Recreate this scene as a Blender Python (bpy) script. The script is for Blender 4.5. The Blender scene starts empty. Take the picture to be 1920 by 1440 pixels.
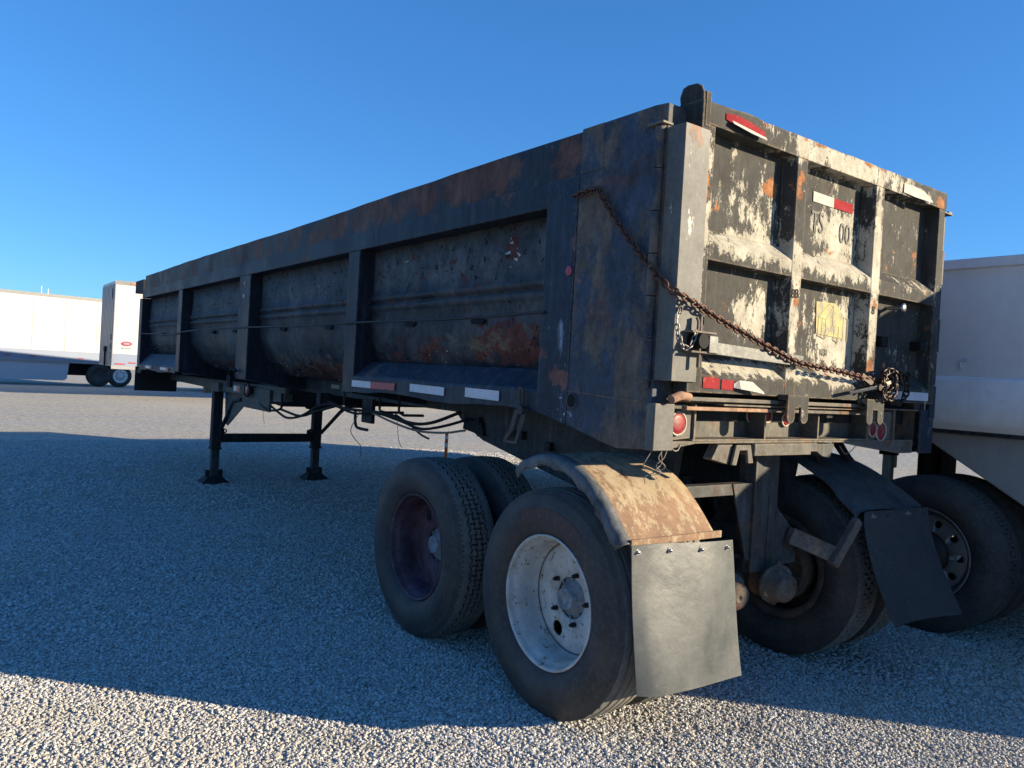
import bpy, bmesh, math, random
from mathutils import Vector, Matrix
random.seed(7)
sc = bpy.context.scene
COL = sc.collection
R = math.radians
# ------------------------------------------------------------------ camera
cam = bpy.data.objects.new("camera", bpy.data.cameras.new("camera"))
COL.objects.link(cam); sc.camera = cam
cam.data.sensor_width = 36.0; cam.data.lens = 27.296
cam.data.clip_start = 0.05; cam.data.clip_end = 2000
CAM = Vector((-2.32, -2.16, 1.51))
fx = 1455.8
def _ray(px, py):
    return Vector((px-960, -(py-720), -fx)).normalized()
_Y = _ray(-112, 643); _X = _ray(2930, 817); _X = (_X-_Y*_X.dot(_Y)).normalized(); _Z = _X.cross(_Y)
cam.matrix_world = Matrix.Translation(CAM) @ Matrix((_X, _Y, _Z)).to_4x4()
# ------------------------------------------------------------------ sky, sun, exposure
SUN_EL = R(15.0)
SUN_DIR = Vector((0.68, -0.73, 0)).normalized()          # horizontal direction towards the sun
world = bpy.data.worlds.new("World"); sc.world = world; world.use_nodes = True
wn = world.node_tree; wn.nodes.clear()
sky = wn.nodes.new('ShaderNodeTexSky'); sky.sky_type = 'NISHITA'; sky.sun_disc = False
sky.sun_elevation = SUN_EL; sky.sun_rotation = math.atan2(SUN_DIR.x, SUN_DIR.y)
sky.air_density = 1.0; sky.dust_density = 0.0; sky.ozone_density = 4.0; sky.altitude = 0
bg = wn.nodes.new('ShaderNodeBackground'); bg.inputs[1].default_value = 0.10
wo = wn.nodes.new('ShaderNodeOutputWorld')
gm = wn.nodes.new('ShaderNodeGamma'); gm.inputs['Gamma'].default_value = 0.72          # a phone camera's soft sky contrast
hs = wn.nodes.new('ShaderNodeHueSaturation'); hs.inputs['Saturation'].default_value = 1.12
tn = wn.nodes.new('ShaderNodeMix'); tn.data_type = 'RGBA'; tn.blend_type = 'MULTIPLY'; tn.inputs[0].default_value = 1.0; tn.inputs[7].default_value = (0.315, 0.575, 0.87, 1)
wn.links.new(sky.outputs[0], hs.inputs['Color']); wn.links.new(hs.outputs[0], gm.inputs['Color']); wn.links.new(gm.outputs[0], tn.inputs[6]); wn.links.new(tn.outputs[2], bg.inputs[0]); wn.links.new(bg.outputs[0], wo.inputs[0])
sl = bpy.data.lights.new("sun", 'SUN'); sl.energy = 3.25; sl.angle = R(0.55); sl.color = (1.0, 0.835, 0.59)
sun = bpy.data.objects.new("sun", sl); COL.objects.link(sun)
sd = Vector((SUN_DIR.x*math.cos(SUN_EL), SUN_DIR.y*math.cos(SUN_EL), math.sin(SUN_EL)))
sun.rotation_euler = sd.to_track_quat('Z', 'Y').to_euler(); sun.location = (20, -20, 12)
sc.view_settings.view_transform = 'Standard'; sc.view_settings.look = 'None'
sc.view_settings.exposure = 1.86; sc.view_settings.gamma = 1.0; sc.view_settings.use_curve_mapping = False

# ------------------------------------------------------------------ material helpers
class N:
    def __init__(s, name):
        s.m = bpy.data.materials.new(name); s.m.use_nodes = True
        s.t = s.m.node_tree; s.b = s.t.nodes['Principled BSDF']
        s.co = s.t.nodes.new('ShaderNodeTexCoord').outputs['Object']
    def link(s, a, b): s.t.links.new(a, b)
    def inp(s, sock, v):
        if isinstance(v, bpy.types.NodeSocket): s.t.links.new(v, sock)
        elif isinstance(v, (tuple, list)) and len(v) == 3 and sock.type == 'RGBA': sock.default_value = (*v, 1)
        else: sock.default_value = v
    def math(s, op, a, b=0.0, clamp=False):
        n = s.t.nodes.new('ShaderNodeMath'); n.operation = op; n.use_clamp = clamp
        s.inp(n.inputs[0], a); s.inp(n.inputs[1], b); return n.outputs[0]
    def mapped(s, scale, loc=(0, 0, 0)):
        n = s.t.nodes.new('ShaderNodeMapping'); s.link(s.co, n.inputs[0])
        n.inputs['Scale'].default_value = scale; n.inputs['Location'].default_value = loc; return n.outputs[0]
    def noise(s, scale, detail=6, rough=0.6, vec=None, dist=0.0):
        n = s.t.nodes.new('ShaderNodeTexNoise'); s.link(vec or s.co, n.inputs['Vector'])
        n.inputs['Scale'].default_value = scale; n.inputs['Detail'].default_value = detail
        n.inputs['Roughness'].default_value = rough; n.inputs['Distortion'].default_value = dist
        return n.outputs['Fac']
    def ramp(s, v, lo, hi, a=0.0, b=1.0):
        n = s.t.nodes.new('ShaderNodeMapRange'); n.clamp = True
        s.inp(n.inputs[0], v); n.inputs[1].default_value = lo; n.inputs[2].default_value = hi
        n.inputs[3].default_value = a; n.inputs[4].default_value = b; return n.outputs[0]
    def mix(s, f, a, b, mode='MIX'):
        n = s.t.nodes.new('ShaderNodeMix'); n.data_type = 'RGBA'; n.blend_type = mode
        s.inp(n.inputs[0], f); s.inp(n.inputs[6], a); s.inp(n.inputs[7], b); return n.outputs[2]
    def spot(s, c, r, k):
        n = s.t.nodes.new('ShaderNodeVectorMath'); n.operation = 'SUBTRACT'; s.link(s.co, n.inputs[0]); n.inputs[1].default_value = c
        q = s.t.nodes.new('ShaderNodeVectorMath'); q.operation = 'DIVIDE'; s.link(n.outputs[0], q.inputs[0]); q.inputs[1].default_value = r
        l = s.t.nodes.new('ShaderNodeVectorMath'); l.operation = 'LENGTH'; s.link(q.outputs[0], l.inputs[0])
        return s.ramp(l.outputs['Value'], 0.0, 1.0, k, 0.0)
    def bump(s, h, strength=0.3, dist=0.01):
        n = s.t.nodes.new('ShaderNodeBump'); n.inputs['Strength'].default_value = strength
        n.inputs['Distance'].default_value = dist; s.link(h, n.inputs['Height']); s.link(n.outputs[0], s.b.inputs['Normal'])

def paint(name, base, rough=0.55, metal=0.0, var=0.35, streak=0.25, streakcol=(0.2, 0.2, 0.2), layers=(), off=0.0,
          bump=0.25, spec=0.28, fine=0.2, edge=None, grime=0.55):
    """aged paint: mottled base, run-down streaks, then layers of chips / rust / overspray"""
    n = N(name); vec = n.mapped((1, 1, 1), (off, off*1.7, off*0.6))
    v = n.noise(2.6, 7, 0.62, vec)
    c = n.mix(n.ramp(v, 0.3, 0.7), tuple(x*(1-var) for x in base), tuple(min(1, x*(1+var)) for x in base))
    f = n.noise(60, 3, 0.6, vec)
    c = n.mix(n.ramp(f, 0.35, 0.75, 0, fine), c, tuple(min(1, x*2.2+0.02) for x in base))
    if streak:
        sv = n.mapped((22, 22, 1.1), (off, 0, 0)); s_ = n.noise(1.0, 5, 0.7, sv)
        c = n.mix(n.ramp(s_, 0.5, 0.72, 0, streak), c, streakcol)
    h = n.math('MULTIPLY', f, 0.25)
    rgh = n.ramp(v, 0.3, 0.7, rough-0.08, min(1, rough+0.1))
    for L in layers:
        sx = L.get('stretch', (1, 1, 1)); o = L.get('off', 3.1)
        lv = n.mapped(sx, (o, o*0.7, o*1.3))
        m = n.noise(L['scale'], L.get('detail', 9), L.get('rgh', 0.68), lv, L.get('dist', 0.0))
        for (cc, rr, k) in L.get('spots', ()): m = n.math('ADD', m, n.spot(cc, rr, k))
        m = n.ramp(m, L['thr'], L['thr']+L.get('w', 0.02), 0, L.get('amt', 1.0))
        cv = n.noise(L.get('cscale', 9), 6, 0.7, lv)
        lc = n.mix(n.ramp(cv, 0.35, 0.68), L['col'], L.get('col2', L['col']))
        c = n.mix(m, c, lc)
        h = n.math('ADD', h, n.math('MULTIPLY', m, L.get('h', -0.5)))
        rgh = n.math('ADD', rgh, n.math('MULTIPLY', m, 0.12), True)
    if grime:
        gv_ = n.noise(11, 13, .84, n.mapped((1, 1, .7), (off+3, 5, 2))); gz = n.ramp(gv_, .36, .64, 1-grime, 1+grime*1.15)
        cc = n.t.nodes.new('ShaderNodeCombineColor'); [n.link(gz, cc.inputs[k]) for k in range(3)]; c = n.mix(1.0, c, cc.outputs[0], 'MULTIPLY')
        h = n.math('ADD', h, n.math('MULTIPLY', gv_, .5))
    if edge:
        bv = n.t.nodes.new('ShaderNodeBevel'); bv.samples = 4; bv.inputs['Radius'].default_value = .014
        ge = n.t.nodes.new('ShaderNodeNewGeometry'); dt = n.t.nodes.new('ShaderNodeVectorMath'); dt.operation = 'DOT_PRODUCT'
        n.link(bv.outputs[0], dt.inputs[0]); n.link(ge.outputs['Normal'], dt.inputs[1])
        em = n.ramp(dt.outputs['Value'], .985, .86); en = n.noise(22, 8, .75, vec); em = n.math('MULTIPLY', em, n.ramp(en, .44, .54)); c = n.mix(n.math('MULTIPLY', em, .85), c, edge)
    n.link(c, n.b.inputs['Base Color']); n.link(rgh, n.b.inputs['Roughness'])
    n.b.inputs['Metallic'].default_value = metal; n.b.inputs['Specular IOR Level'].default_value = spec
    n.bump(h, bump, 0.006)
    return n.m
def plain(name, col, rough=0.5, metal=0.0, spec=0.3, var=0.15, scale=12, bump=0.0, dirt=None, emit=None):
    n = N(name); v = n.noise(scale, 5, 0.6)
    c = n.mix(n.ramp(v, 0.3, 0.7), tuple(x*(1-var) for x in col), tuple(min(1, x*(1+var)) for x in col))
    if dirt:
        d = n.noise(dirt[1], 9, 0.7); c = n.mix(n.ramp(d, dirt[2], dirt[2]+0.08), c, dirt[0])
    n.link(c, n.b.inputs['Base Color']); n.b.inputs['Roughness'].default_value = rough; n.b.inputs['Metallic'].default_value = metal; n.b.inputs['Specular IOR Level'].default_value = spec
    if bump: n.bump(v, bump, 0.004)
    return n.m

RUST = dict(col=(0.10, 0.042, 0.022), col2=(0.20, 0.095, 0.05))
CREAM = dict(col=(0.30, 0.28, 0.225), col2=(0.38, 0.36, 0.30))
M = {}
M['rail'] = paint('rail_rusty', (0.011, 0.014, 0.020), streak=0.28, streakcol=(0.085, 0.07, 0.065), fine=.08, layers=[
    dict(scale=5, detail=11, rgh=.8, thr=0.56, w=0.16, amt=0.55, col=(0.060, 0.075, 0.10), col2=(0.12, 0.12, 0.125), stretch=(1, 1.6, .7), off=21, h=0.0, dist=1.5),
    dict(scale=55, detail=4, thr=0.70, w=0.02, amt=.6, col=(0.28, 0.29, 0.30), stretch=(1, 1.3, .45), off=23, h=.1),
    dict(scale=1.9, detail=11, rgh=.75, thr=0.475, w=0.05, amt=0.92, stretch=(1, 1.3, 0.9), col=(0.055, 0.028, 0.020), col2=(0.17, 0.070, 0.042), h=-0.1, cscale=4,
         spots=[((0, 1.7, 2.55), (0.3, 0.9, 0.14), 0.14), ((0, 3.1, 2.55), (0.3, 0.8, 0.12), 0.10)]),
    dict(scale=26, thr=0.70, w=0.02, col=(0.35, 0.36, 0.38), amt=0.6, stretch=(1, 1, .4), h=0.1)])
M['rail2'] = paint('rail_black', (0.009, 0.013, 0.021), streak=0.45, streakcol=(0.065, 0.075, 0.09), fine=.1, edge=(.11, .12, .14), layers=[
    dict(scale=5, detail=11, rgh=.8, thr=0.56, w=0.16, amt=0.55, col=(0.060, 0.075, 0.10), col2=(0.12, 0.12, 0.125), stretch=(1, 1.6, .7), off=21, h=0.0, dist=1.5),
    dict(scale=55, detail=4, thr=0.70, w=0.02, amt=.6, col=(0.28, 0.29, 0.30), stretch=(1, 1.3, .45), off=23, h=.1),
    dict(scale=2.2, detail=8, thr=0.60, w=0.06, amt=0.8, **RUST, off=9),
    dict(scale=14, detail=4, thr=0.68, w=0.05, amt=0.5, col=(0.22, 0.25, 0.30), stretch=(1, 1, .5), off=5, h=0.1)])
M['column'] = paint('column_faded', (0.029, 0.041, 0.062), rough=0.62, var=0.5, streak=0.45, streakcol=(0.075, 0.078, 0.082), fine=.12, edge=(.13, .10, .08), layers=[
    dict(scale=5, detail=11, rgh=.8, thr=0.56, w=0.16, amt=0.55, col=(0.060, 0.075, 0.10), col2=(0.12, 0.12, 0.125), stretch=(1, 1.6, .7), off=21, h=0.0, dist=1.5),
    dict(scale=55, detail=4, thr=0.70, w=0.02, amt=.6, col=(0.28, 0.29, 0.30), stretch=(1, 1.3, .45), off=23, h=.1),
    dict(scale=2.4, detail=11, rgh=.78, thr=0.485, w=0.05, amt=0.9, col=(0.085, 0.074, 0.058), col2=(0.15, 0.105, 0.070), stretch=(1, 1, .6), h=-0.1),
    dict(scale=4.5, detail=8, thr=0.60, w=0.10, amt=0.8, stretch=(1, .6, 1.6), col=(0.085, 0.045, 0.045), off=1.2, h=-0.1,
         spots=[((0, 0.3, 2.5), (0.3, 0.25, 0.16), 0.18), ((0, 0.35, 1.86), (0.3, 0.16, 0.15), 0.20), ((0, .7, 1.52), (.3, .12, .1), .18)]),
    dict(scale=30, thr=0.72, w=0.02, col=(0.5, 0.5, 0.5), amt=0.7, off=2, h=0.2, spots=[((0, 0.5, 1.36), (0.2, 0.25, 0.10), 0.13)])])
M['post'] = paint('post_black', (0.008, 0.012, 0.020), streak=0.35, streakcol=(0.05, 0.06, 0.08), fine=.15, edge=(.12, .125, .13), layers=[
    dict(scale=5, detail=11, rgh=.8, thr=0.56, w=0.16, amt=0.55, col=(0.060, 0.075, 0.10), col2=(0.12, 0.12, 0.125), stretch=(1, 1.6, .7), off=21, h=0.0, dist=1.5),
    dict(scale=55, detail=4, thr=0.70, w=0.02, amt=.6, col=(0.28, 0.29, 0.30), stretch=(1, 1.3, .45), off=23, h=.1),
    dict(scale=3.2, thr=0.66, w=0.03, amt=0.8, **RUST),
    dict(scale=34, thr=0.735, w=0.015, col=(0.6, 0.6, 0.6), off=4, h=0.2)])
M['post0'] = paint('post_rear', (0.011, 0.017, 0.029), streak=0.5, streakcol=(0.075, 0.095, 0.125), fine=.2, edge=(.14, .15, .16), layers=[
    dict(scale=5, detail=11, rgh=.8, thr=0.56, w=0.16, amt=0.55, col=(0.060, 0.075, 0.10), col2=(0.12, 0.12, 0.125), stretch=(1, 1.6, .7), off=21, h=0.0, dist=1.5),
    dict(scale=55, detail=4, thr=0.70, w=0.02, amt=.6, col=(0.28, 0.29, 0.30), stretch=(1, 1.3, .45), off=23, h=.1),
    dict(scale=3.2, detail=9, thr=0.60, w=0.03, amt=0.9, col=(0.13, 0.055, 0.04), col2=(.17, .08, .06), spots=[((0, 0.6, 1.52), (0.2, 0.12, 0.10), 0.24)]),
    dict(scale=7, detail=8, thr=0.62, w=0.12, amt=0.75, col=(0.28, 0.36, 0.45), off=4, h=0.1, stretch=(1, 1, .4), spots=[((0, 0.62, 1.74), (0.2, 0.05, 0.22), 0.22), ((0, 0.6, 2.13), (0.2, 0.10, 0.07), 0.10)]),
    dict(scale=38, thr=0.69, w=0.015, col=(0.65, 0.65, 0.65), off=6, h=0.2, spots=[((0, 0.5, 1.36), (0.2, 0.25, 0.12), 0.10)])])
M['panel'] = paint('panel_peeling', (0.015, 0.019, 0.026), rough=0.6, var=0.35, streak=0.30, streakcol=(0.060, 0.060, 0.063), fine=.15, layers=[
    dict(scale=2.1, detail=6, thr=0.42, w=0.25, amt=0.9, col=(0.075, 0.078, 0.082), col2=(0.11, 0.11, 0.108), h=0.0, off=11,
         spots=[((0.12, 1.8, 2.30), (9, 30, 0.40), 0.22)]),
    dict(scale=5.5, detail=11, rgh=.76, thr=0.60, w=0.02, col=(0.075, 0.022, 0.018), col2=(0.12, 0.042, 0.030), stretch=(1, .7, 1.4), h=-1.0,
         spots=[((0.12, 1.15, 1.66), (9, 0.6, 0.17), 0.25), ((0.12, 2.1, 1.63), (9, 0.55, 0.14), 0.17), ((0.12, 1.2, 2.2), (9, 0.07, 0.10), 0.22),
                ((0.12, 2.55, 1.96), (9, 0.06, 0.05), 0.24), ((0.12, 0.87, 2.17), (9, 0.03, 0.08), 0.26), ((0.3, 4.0, 1.42), (9, 1.3, 0.20), 0.26), ((0.3, 6.6, 1.40), (9, 1.3, 0.18), 0.22)]),
    dict(scale=7.0, detail=11, rgh=.8, thr=0.62, w=0.03, col=(0.15, 0.095, 0.040), col2=(0.10, 0.095, 0.085), off=8, h=0.3, stretch=(1, .8, 1.6), spots=[((0.12, 1.5, 1.68), (9, 0.8, 0.12), 0.14), ((0.3, 4.5, 1.50), (9, 3, 0.20), 0.13)]),
    dict(scale=19, detail=7, thr=0.615, w=0.02, col=(0.005, 0.005, 0.006), off=14, stretch=(1, 1.2, .8), h=-1.2, spots=[((0.12, 4.5, 2.2), (9, 6, 0.3), 0.03), ((0.2, 5, 1.45), (9, 6, 0.14), 0.09)]),
    dict(scale=30, thr=0.73, w=0.015, col=(0.55, 0.55, 0.52), off=17, h=0.5, spots=[((0.3, 3.0, 1.46), (9, 7, 0.12), 0.07)])])
M['skirt'] = paint('skirt_black', (0.014, 0.021, 0.034), streak=0.6, streakcol=(0.070, 0.088, 0.115), fine=.2, layers=[
    dict(scale=5, detail=11, rgh=.8, thr=0.56, w=0.16, amt=0.55, col=(0.060, 0.075, 0.10), col2=(0.12, 0.12, 0.125), stretch=(1, 1.6, .7), off=21, h=0.0, dist=1.5),
    dict(scale=55, detail=4, thr=0.70, w=0.02, amt=.6, col=(0.28, 0.29, 0.30), stretch=(1, 1.3, .45), off=23, h=.1),
    dict(scale=26, thr=0.70, w=0.015, col=(0.6, 0.62, 0.65), stretch=(1.6, 1.6, .5), off=4, h=0.2),
    dict(scale=5, thr=0.60, w=0.04, col=(0.12, 0.075, 0.065), amt=.7, off=2, h=-.1, spots=[((0, 2.6, 1.46), (.3, .35, .06), .16)])])
M['dark'] = paint('chassis_dark', (0.012, 0.013, 0.016), rough=0.75, streak=0.15, layers=[
    dict(scale=4, thr=0.58, w=0.08, amt=0.6, col=(0.045, 0.032, 0.024), col2=(0.07, 0.05, 0.035), h=-0.1)])
M['frame'] = paint('frame_grey', (0.028, 0.032, 0.036), rough=0.65, streak=0.2, layers=[
    dict(scale=5, thr=0.60, w=0.06, amt=0.6, col=(0.07, 0.045, 0.03), h=-0.1)])
M['taupe'] = paint('neck_taupe', (0.070, 0.065, 0.058), rough=0.65, streak=0.3, streakcol=(0.05, 0.05, 0.05))
M['susp'] = paint('suspension_steel', (0.035, 0.037, 0.037), rough=0.62, streak=0.25, edge=(.11, .09, .07), layers=[
    dict(scale=6, thr=0.56, w=0.07, amt=0.8, col=(0.10, 0.06, 0.04), col2=(.06, .04, .03), h=-0.1)])
gs = [((1.25, -0.06, 2.62), (0.95, 0.3, 0.12), 0.24), ((0.55, 0.06, 2.28), (0.30, 0.3, 0.20), 0.16), ((1.25, 0.06, 2.30), (0.32, 0.3, 0.25), 0.25),
      ((0.55, 0.0, 2.12), (0.55, 0.3, 0.10), 0.26), ((1.2, 0.0, 2.12), (0.45, 0.3, 0.09), 0.24), ((1.9, 0, 2.12), (0.35, 0.3, 0.06), 0.14),
      ((0.60, 0.06, 1.84), (0.20, 0.2, 0.17), 0.25), ((1.3, 0.06, 1.80), (0.36, 0.3, 0.28), 0.28), ((0.55, 0.0, 1.60), (0.5, 0.3, 0.06), 0.26),
      ((1.2, 0.0, 1.58), (0.5, 0.3, 0.06), 0.20), ((1.48, -0.05, 2.2), (0.07, 0.2, 0.5), 0.24), ((0.8, -0.05, 2.0), (0.07, 0.2, 0.35), 0.22),
      ((0.16, -0.06, 2.2), (0.05, 0.2, 0.5), 0.13), ((1.9, .06, 1.7), (.25, .3, .12), .08), ((.8, -.05, 1.7), (.05, .2, .12), .15)]
M['gate'] = paint('gate_paint', (0.044, 0.0435, 0.0400), grime=.32, spec=.14, rough=0.78, var=0.35, streak=0.45, streakcol=(0.090, 0.086, 0.072), fine=.08, edge=(.26, .19, .12), layers=[
    dict(scale=13.0, detail=12, rgh=.82, thr=0.595, w=0.015, **CREAM, stretch=(1.25, 1, .6), h=0.9, spots=gs, off=2.2),
    dict(scale=30, detail=5, thr=0.62, w=0.02, col=(0.045, 0.042, 0.037), stretch=(1.3, 1, .6), off=7, h=-.8, amt=.8),
    dict(scale=5.5, detail=8, thr=0.625, w=0.03, col=(0.17, 0.07, 0.035), col2=(0.33, 0.16, 0.07), off=5.0, h=-0.6,
         spots=[((0.8, -0.06, 2.5), (0.06, .2, .16), .20), ((1.48, -.06, 2.1), (.05, .2, .3), .10), ((1.48, -.06, 1.66), (.05, .2, .15), .30), ((1.2, -.06, 2.66), (.9, .2, .02), .15),
                ((0.68, 0.06, 2.42), (0.09, 0.1, 0.08), 0.22), ((0.8, -.06, 1.92), (.05, .2, .1), .2), ((2.1, -.06, 2.62), (.15, .2, .08), .2), ((2.0, .06, 2.3), (.05, .1, .07), .22), ((.15, -.06, 2.3), (.03, .2, .4), .12)])])
M['strap'] = paint('strap_paint', (0.088, 0.088, 0.082), grime=.30, rough=0.6, var=0.25, streak=0.5, streakcol=(0.15, 0.142, 0.12), edge=(.20, .13, .08), layers=[
    dict(scale=5, detail=9, thr=0.60, w=0.03, col=(0.17, 0.09, 0.055), col2=(0.25, 0.17, 0.12), off=5, h=-.3, stretch=(1, 1, .5)),
    dict(scale=9, thr=0.64, w=0.02, col=(0.55, 0.52, 0.44), off=1, stretch=(1.5, 1.5, .4), h=.3)])
M['bumper'] = paint('bumper_dusty', (0.085, 0.08, 0.07), grime=.38, rough=0.75, var=0.35, streak=0.4, streakcol=(0.15, 0.14, 0.11), edge=(.26, .20, .13), layers=[
    dict(scale=6, detail=9, thr=0.58, w=0.08, amt=.8, col=(0.15, 0.13, 0.10), col2=(.21, .18, .13), off=5, h=.2),
    dict(scale=5, detail=8, thr=0.60, w=0.04, col=(0.13, 0.06, 0.035), off=9, h=-.3)])
M['rustbar'] = paint('rust_bar', (0.22, 0.13, 0.085), rough=0.8, var=0.35, streak=0, layers=[
    dict(scale=8, thr=0.55, w=0.05, col=(0.30, 0.24, 0.18), col2=(0.12, 0.06, 0.035), off=3)])
M['fender'] = paint('fender_rust', (0.19, 0.118, 0.075), grime=.22, rough=0.8, var=0.22, streak=0, fine=.15, layers=[
    dict(scale=14, detail=11, rgh=.8, thr=0.51, w=0.04, col=(0.32, 0.27, 0.185), col2=(0.29, 0.215, 0.13), stretch=(1.7, .8, .8), off=3, h=.4,
         spots=[((0.2, 0.3, 1.1), (.45, .35, .2), .09)]),
    dict(scale=11, detail=6, thr=0.66, w=0.02, col=(0.12, 0.05, 0.03), off=8, h=-.5)])
M['rubberlip'] = paint('fender_lip', (0.075, 0.082, 0.088), rough=0.6, streak=0.2, layers=[dict(scale=6, thr=.58, w=.1, amt=.5, col=(.12, .105, .085))])
M['oldrubber'] = paint('fender_old_rubber', (0.040, 0.042, 0.045), rough=0.62, streak=0.0, layers=[
    dict(scale=6, thr=.56, w=.1, amt=.6, col=(.09, .085, .08), stretch=(5, .7, .7))])
M['armrust'] = paint('arm_steel', (0.10, 0.08, 0.065), rough=0.7, streak=0.2, layers=[dict(scale=6, thr=.55, w=.06, col=(.17, .10, .06), col2=(.22, .17, .12))])
# rubber
def rubber(name, side, dust, rough=0.75):
    n = N(name); a = n.noise(5, 8, 0.68); b = n.noise(45, 3, .6)
    c = n.mix(n.ramp(a, 0.40, 0.68), side, dust); c = n.mix(n.ramp(b, .45, .75, 0, .35), c, tuple(x*1.7 for x in dust))
    n.link(c, n.b.inputs['Base Color']); n.b.inputs['Roughness'].default_value = rough
    n.b.inputs['Specular IOR Level'].default_value = .35
    n.bump(b, .25, .003); return n.m
M['tyre'] = rubber('tyre_sidewall', (0.028, 0.029, 0.031), (0.066, 0.058, 0.050), .68)
M['tread'] = rubber('tyre_tread', (0.125, 0.125, 0.12), (0.19, 0.175, 0.15), .9)
M['tread_dark'] = rubber('tyre_tread_dark', (0.05, 0.05, 0.05), (0.09, 0.085, 0.08), .85)
M['groove'] = plain('tyre_groove', (.010, .010, .010), .9)
M['tyretext'] = rubber('tyre_lettering', (0.050, 0.036, 0.032), (0.065, 0.045, 0.040))
M['letter'] = rubber('tyre_letters', (0.10, 0.085, 0.078), (0.13, 0.11, 0.10))
M['rimwhite'] = paint('rim_white', (0.46, 0.47, 0.46), grime=.14, rough=0.5, var=.12, streak=0, fine=.0, layers=[
    dict(scale=7, detail=10, rgh=.75, thr=.49, w=.16, amt=.7, col=(.34, .28, .19), col2=(.25, .20, .13), off=4, h=0),
    dict(scale=24, detail=9, rgh=.75, thr=.585, w=.03, col=(.10, .055, .035), col2=(.20, .12, .07), off=6, h=-.5),
    dict(scale=34, detail=3, thr=.70, w=.02, col=(.05, .045, .04), off=16, h=-.2)])
M['rimred'] = paint('rim_maroon', (0.065, 0.035, 0.048), rough=0.6, var=.5, streak=0, layers=[
    dict(scale=4, thr=.52, w=.15, amt=.75, col=(.075, .075, .095), off=4, h=0), dict(scale=20, thr=.66, w=.03, amt=.6, col=(.25, .24, .24), off=3)])
M['rimrust'] = paint('rim_rust', (0.060, 0.048, 0.042), rough=0.75, var=.4, streak=0, layers=[dict(scale=6, thr=.55, w=.1, amt=.7, col=(.11, .075, .055))])
M['hub'] = paint('hub_grey', (0.17, 0.19, 0.21), rough=0.45, var=.2, streak=0, layers=[dict(scale=12, thr=.6, w=.05, amt=.6, col=(.10, .085, .07))])
M['greasy'] = plain('greasy_steel', (0.03, 0.025, 0.022), .5, .2)
M['rustcap'] = paint('chamber_rust', (0.085, 0.068, 0.055), rough=0.7, var=.35, streak=0, layers=[
    dict(scale=7, thr=.53, w=.07, col=(.11, .065, .045), col2=(.08, .04, .03)), dict(scale=16, thr=.62, w=.04, col=(.30, .26, .20), amt=.6, off=9)])
# flaps
def flapmat(name, col, dust, rough, off):
    n = N(name); v = n.mapped((1, 1, 1), (off, off, off)); a = n.noise(3.2, 7, .6, v); b = n.noise(2.0, 8, .7, n.mapped((9, 9, 1.2), (off, 1, 2)))
    s_ = n.noise(7, 5, .6, n.mapped((1, 1, 3), (off, 3, 1)), 2.5)
    c = n.mix(n.ramp(a, .35, .7), col, dust); c = n.mix(n.ramp(b, .5, .75, 0, .3), c, tuple(x*1.35 for x in dust))
    c = n.mix(n.ramp(s_, .60, .66, 0, .25), c, tuple(x*1.6 for x in dust))
    n.link(c, n.b.inputs['Base Color']); n.link(n.ramp(a, .3, .7, rough, rough+.18), n.b.inputs['Roughness']); n.bump(a, .25, .02); return n.m
M['flap'] = flapmat('mud_flap_steel_grey', (0.036, 0.043, 0.047), (0.080, 0.088, 0.090), .36, 3)
M['flapdark'] = flapmat('mud_flap_black', (0.028, 0.032, 0.038), (0.040, 0.045, 0.050), .14, 8)
M['flapfar'] = plain('mud_flap_front', (0.015, 0.016, 0.018), .6)
M['zinc'] = plain('zinc_bolt', (.5, .5, .5), .3, .9)
M['chain'] = paint('chain_rust', (0.085, 0.042, 0.030), rough=.6, metal=.3, var=.4, streak=0, layers=[dict(scale=30, thr=.58, w=.1, amt=.6, col=(.16, .10, .08))])
M['chaindark'] = plain('chain_oily', (0.045, 0.033, 0.028), .42, .5)
M['chainzinc'] = plain('chain_zinc', (0.20, 0.19, 0.18), .42, .7)
M['latchbar'] = paint('latch_bar', (0.085, 0.088, 0.085), rough=.45, metal=.25, var=.15, streak=.2, layers=[dict(scale=14, thr=.62, w=.03, col=(.26, .24, .18))])
M['handle'] = plain('binder_handle', (.32, .29, .24), .5, .3)
M['hose'] = plain('hose_black', (.010, .010, .012), .75)
M['wire'] = plain('wire_grey', (.20, .17, .14), .6)
M['cable'] = plain('tarp_cable', (.035, .030, .026), .6)
M['red'] = plain('lamp_red', (.20, .014, .020), .45, dirt=((.16, .10, .08), 18, .52))
M['reddark'] = plain('lamp_red_dark', (.18, .012, .018), .3)
M['redpink'] = plain('marker_pink', (.42, .06, .09), .45)
M['amber'] = plain('marker_amber', (.55, .17, .08), .4)
M['bezel'] = paint('lamp_bezel', (.30, .28, .23), rough=.6, streak=0)
M['tapew'] = plain('tape_white', (.50, .52, .56), .35, var=.1, scale=30, dirt=((.30, .30, .31), 25, .62))
M['taper'] = plain('tape_red', (.36, .05, .06), .4, scale=30, dirt=((.30, .20, .18), 25, .60))
M['tapebright'] = plain('tape_cream', (.40, .39, .35), .8, spec=.1, scale=30, dirt=((.25, .22, .16), 22, .62))
M['taperb'] = plain('tape_red_faded', (.24, .028, .032), .85, spec=.05, scale=30, dirt=((.27, .22, .14), 26, .60))
M['stencil'] = plain('stencil_grey', (.10, .10, .09), .7, dirt=((.55, .5, .36), 40, .60))
M['line'] = plain('drawing_line', (.27, .25, .13), .7)
M['yellow'] = plain('faded_yellow', (.34, .30, .13), .7, dirt=((.20, .19, .15), 20, .52))
M['whitepaint'] = paint('trailer_white', (0.64, 0.64, 0.63), grime=.05, rough=.42, var=.05, streak=.10, streakcol=(.5, .5, .5), fine=0, bump=.05)
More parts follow.
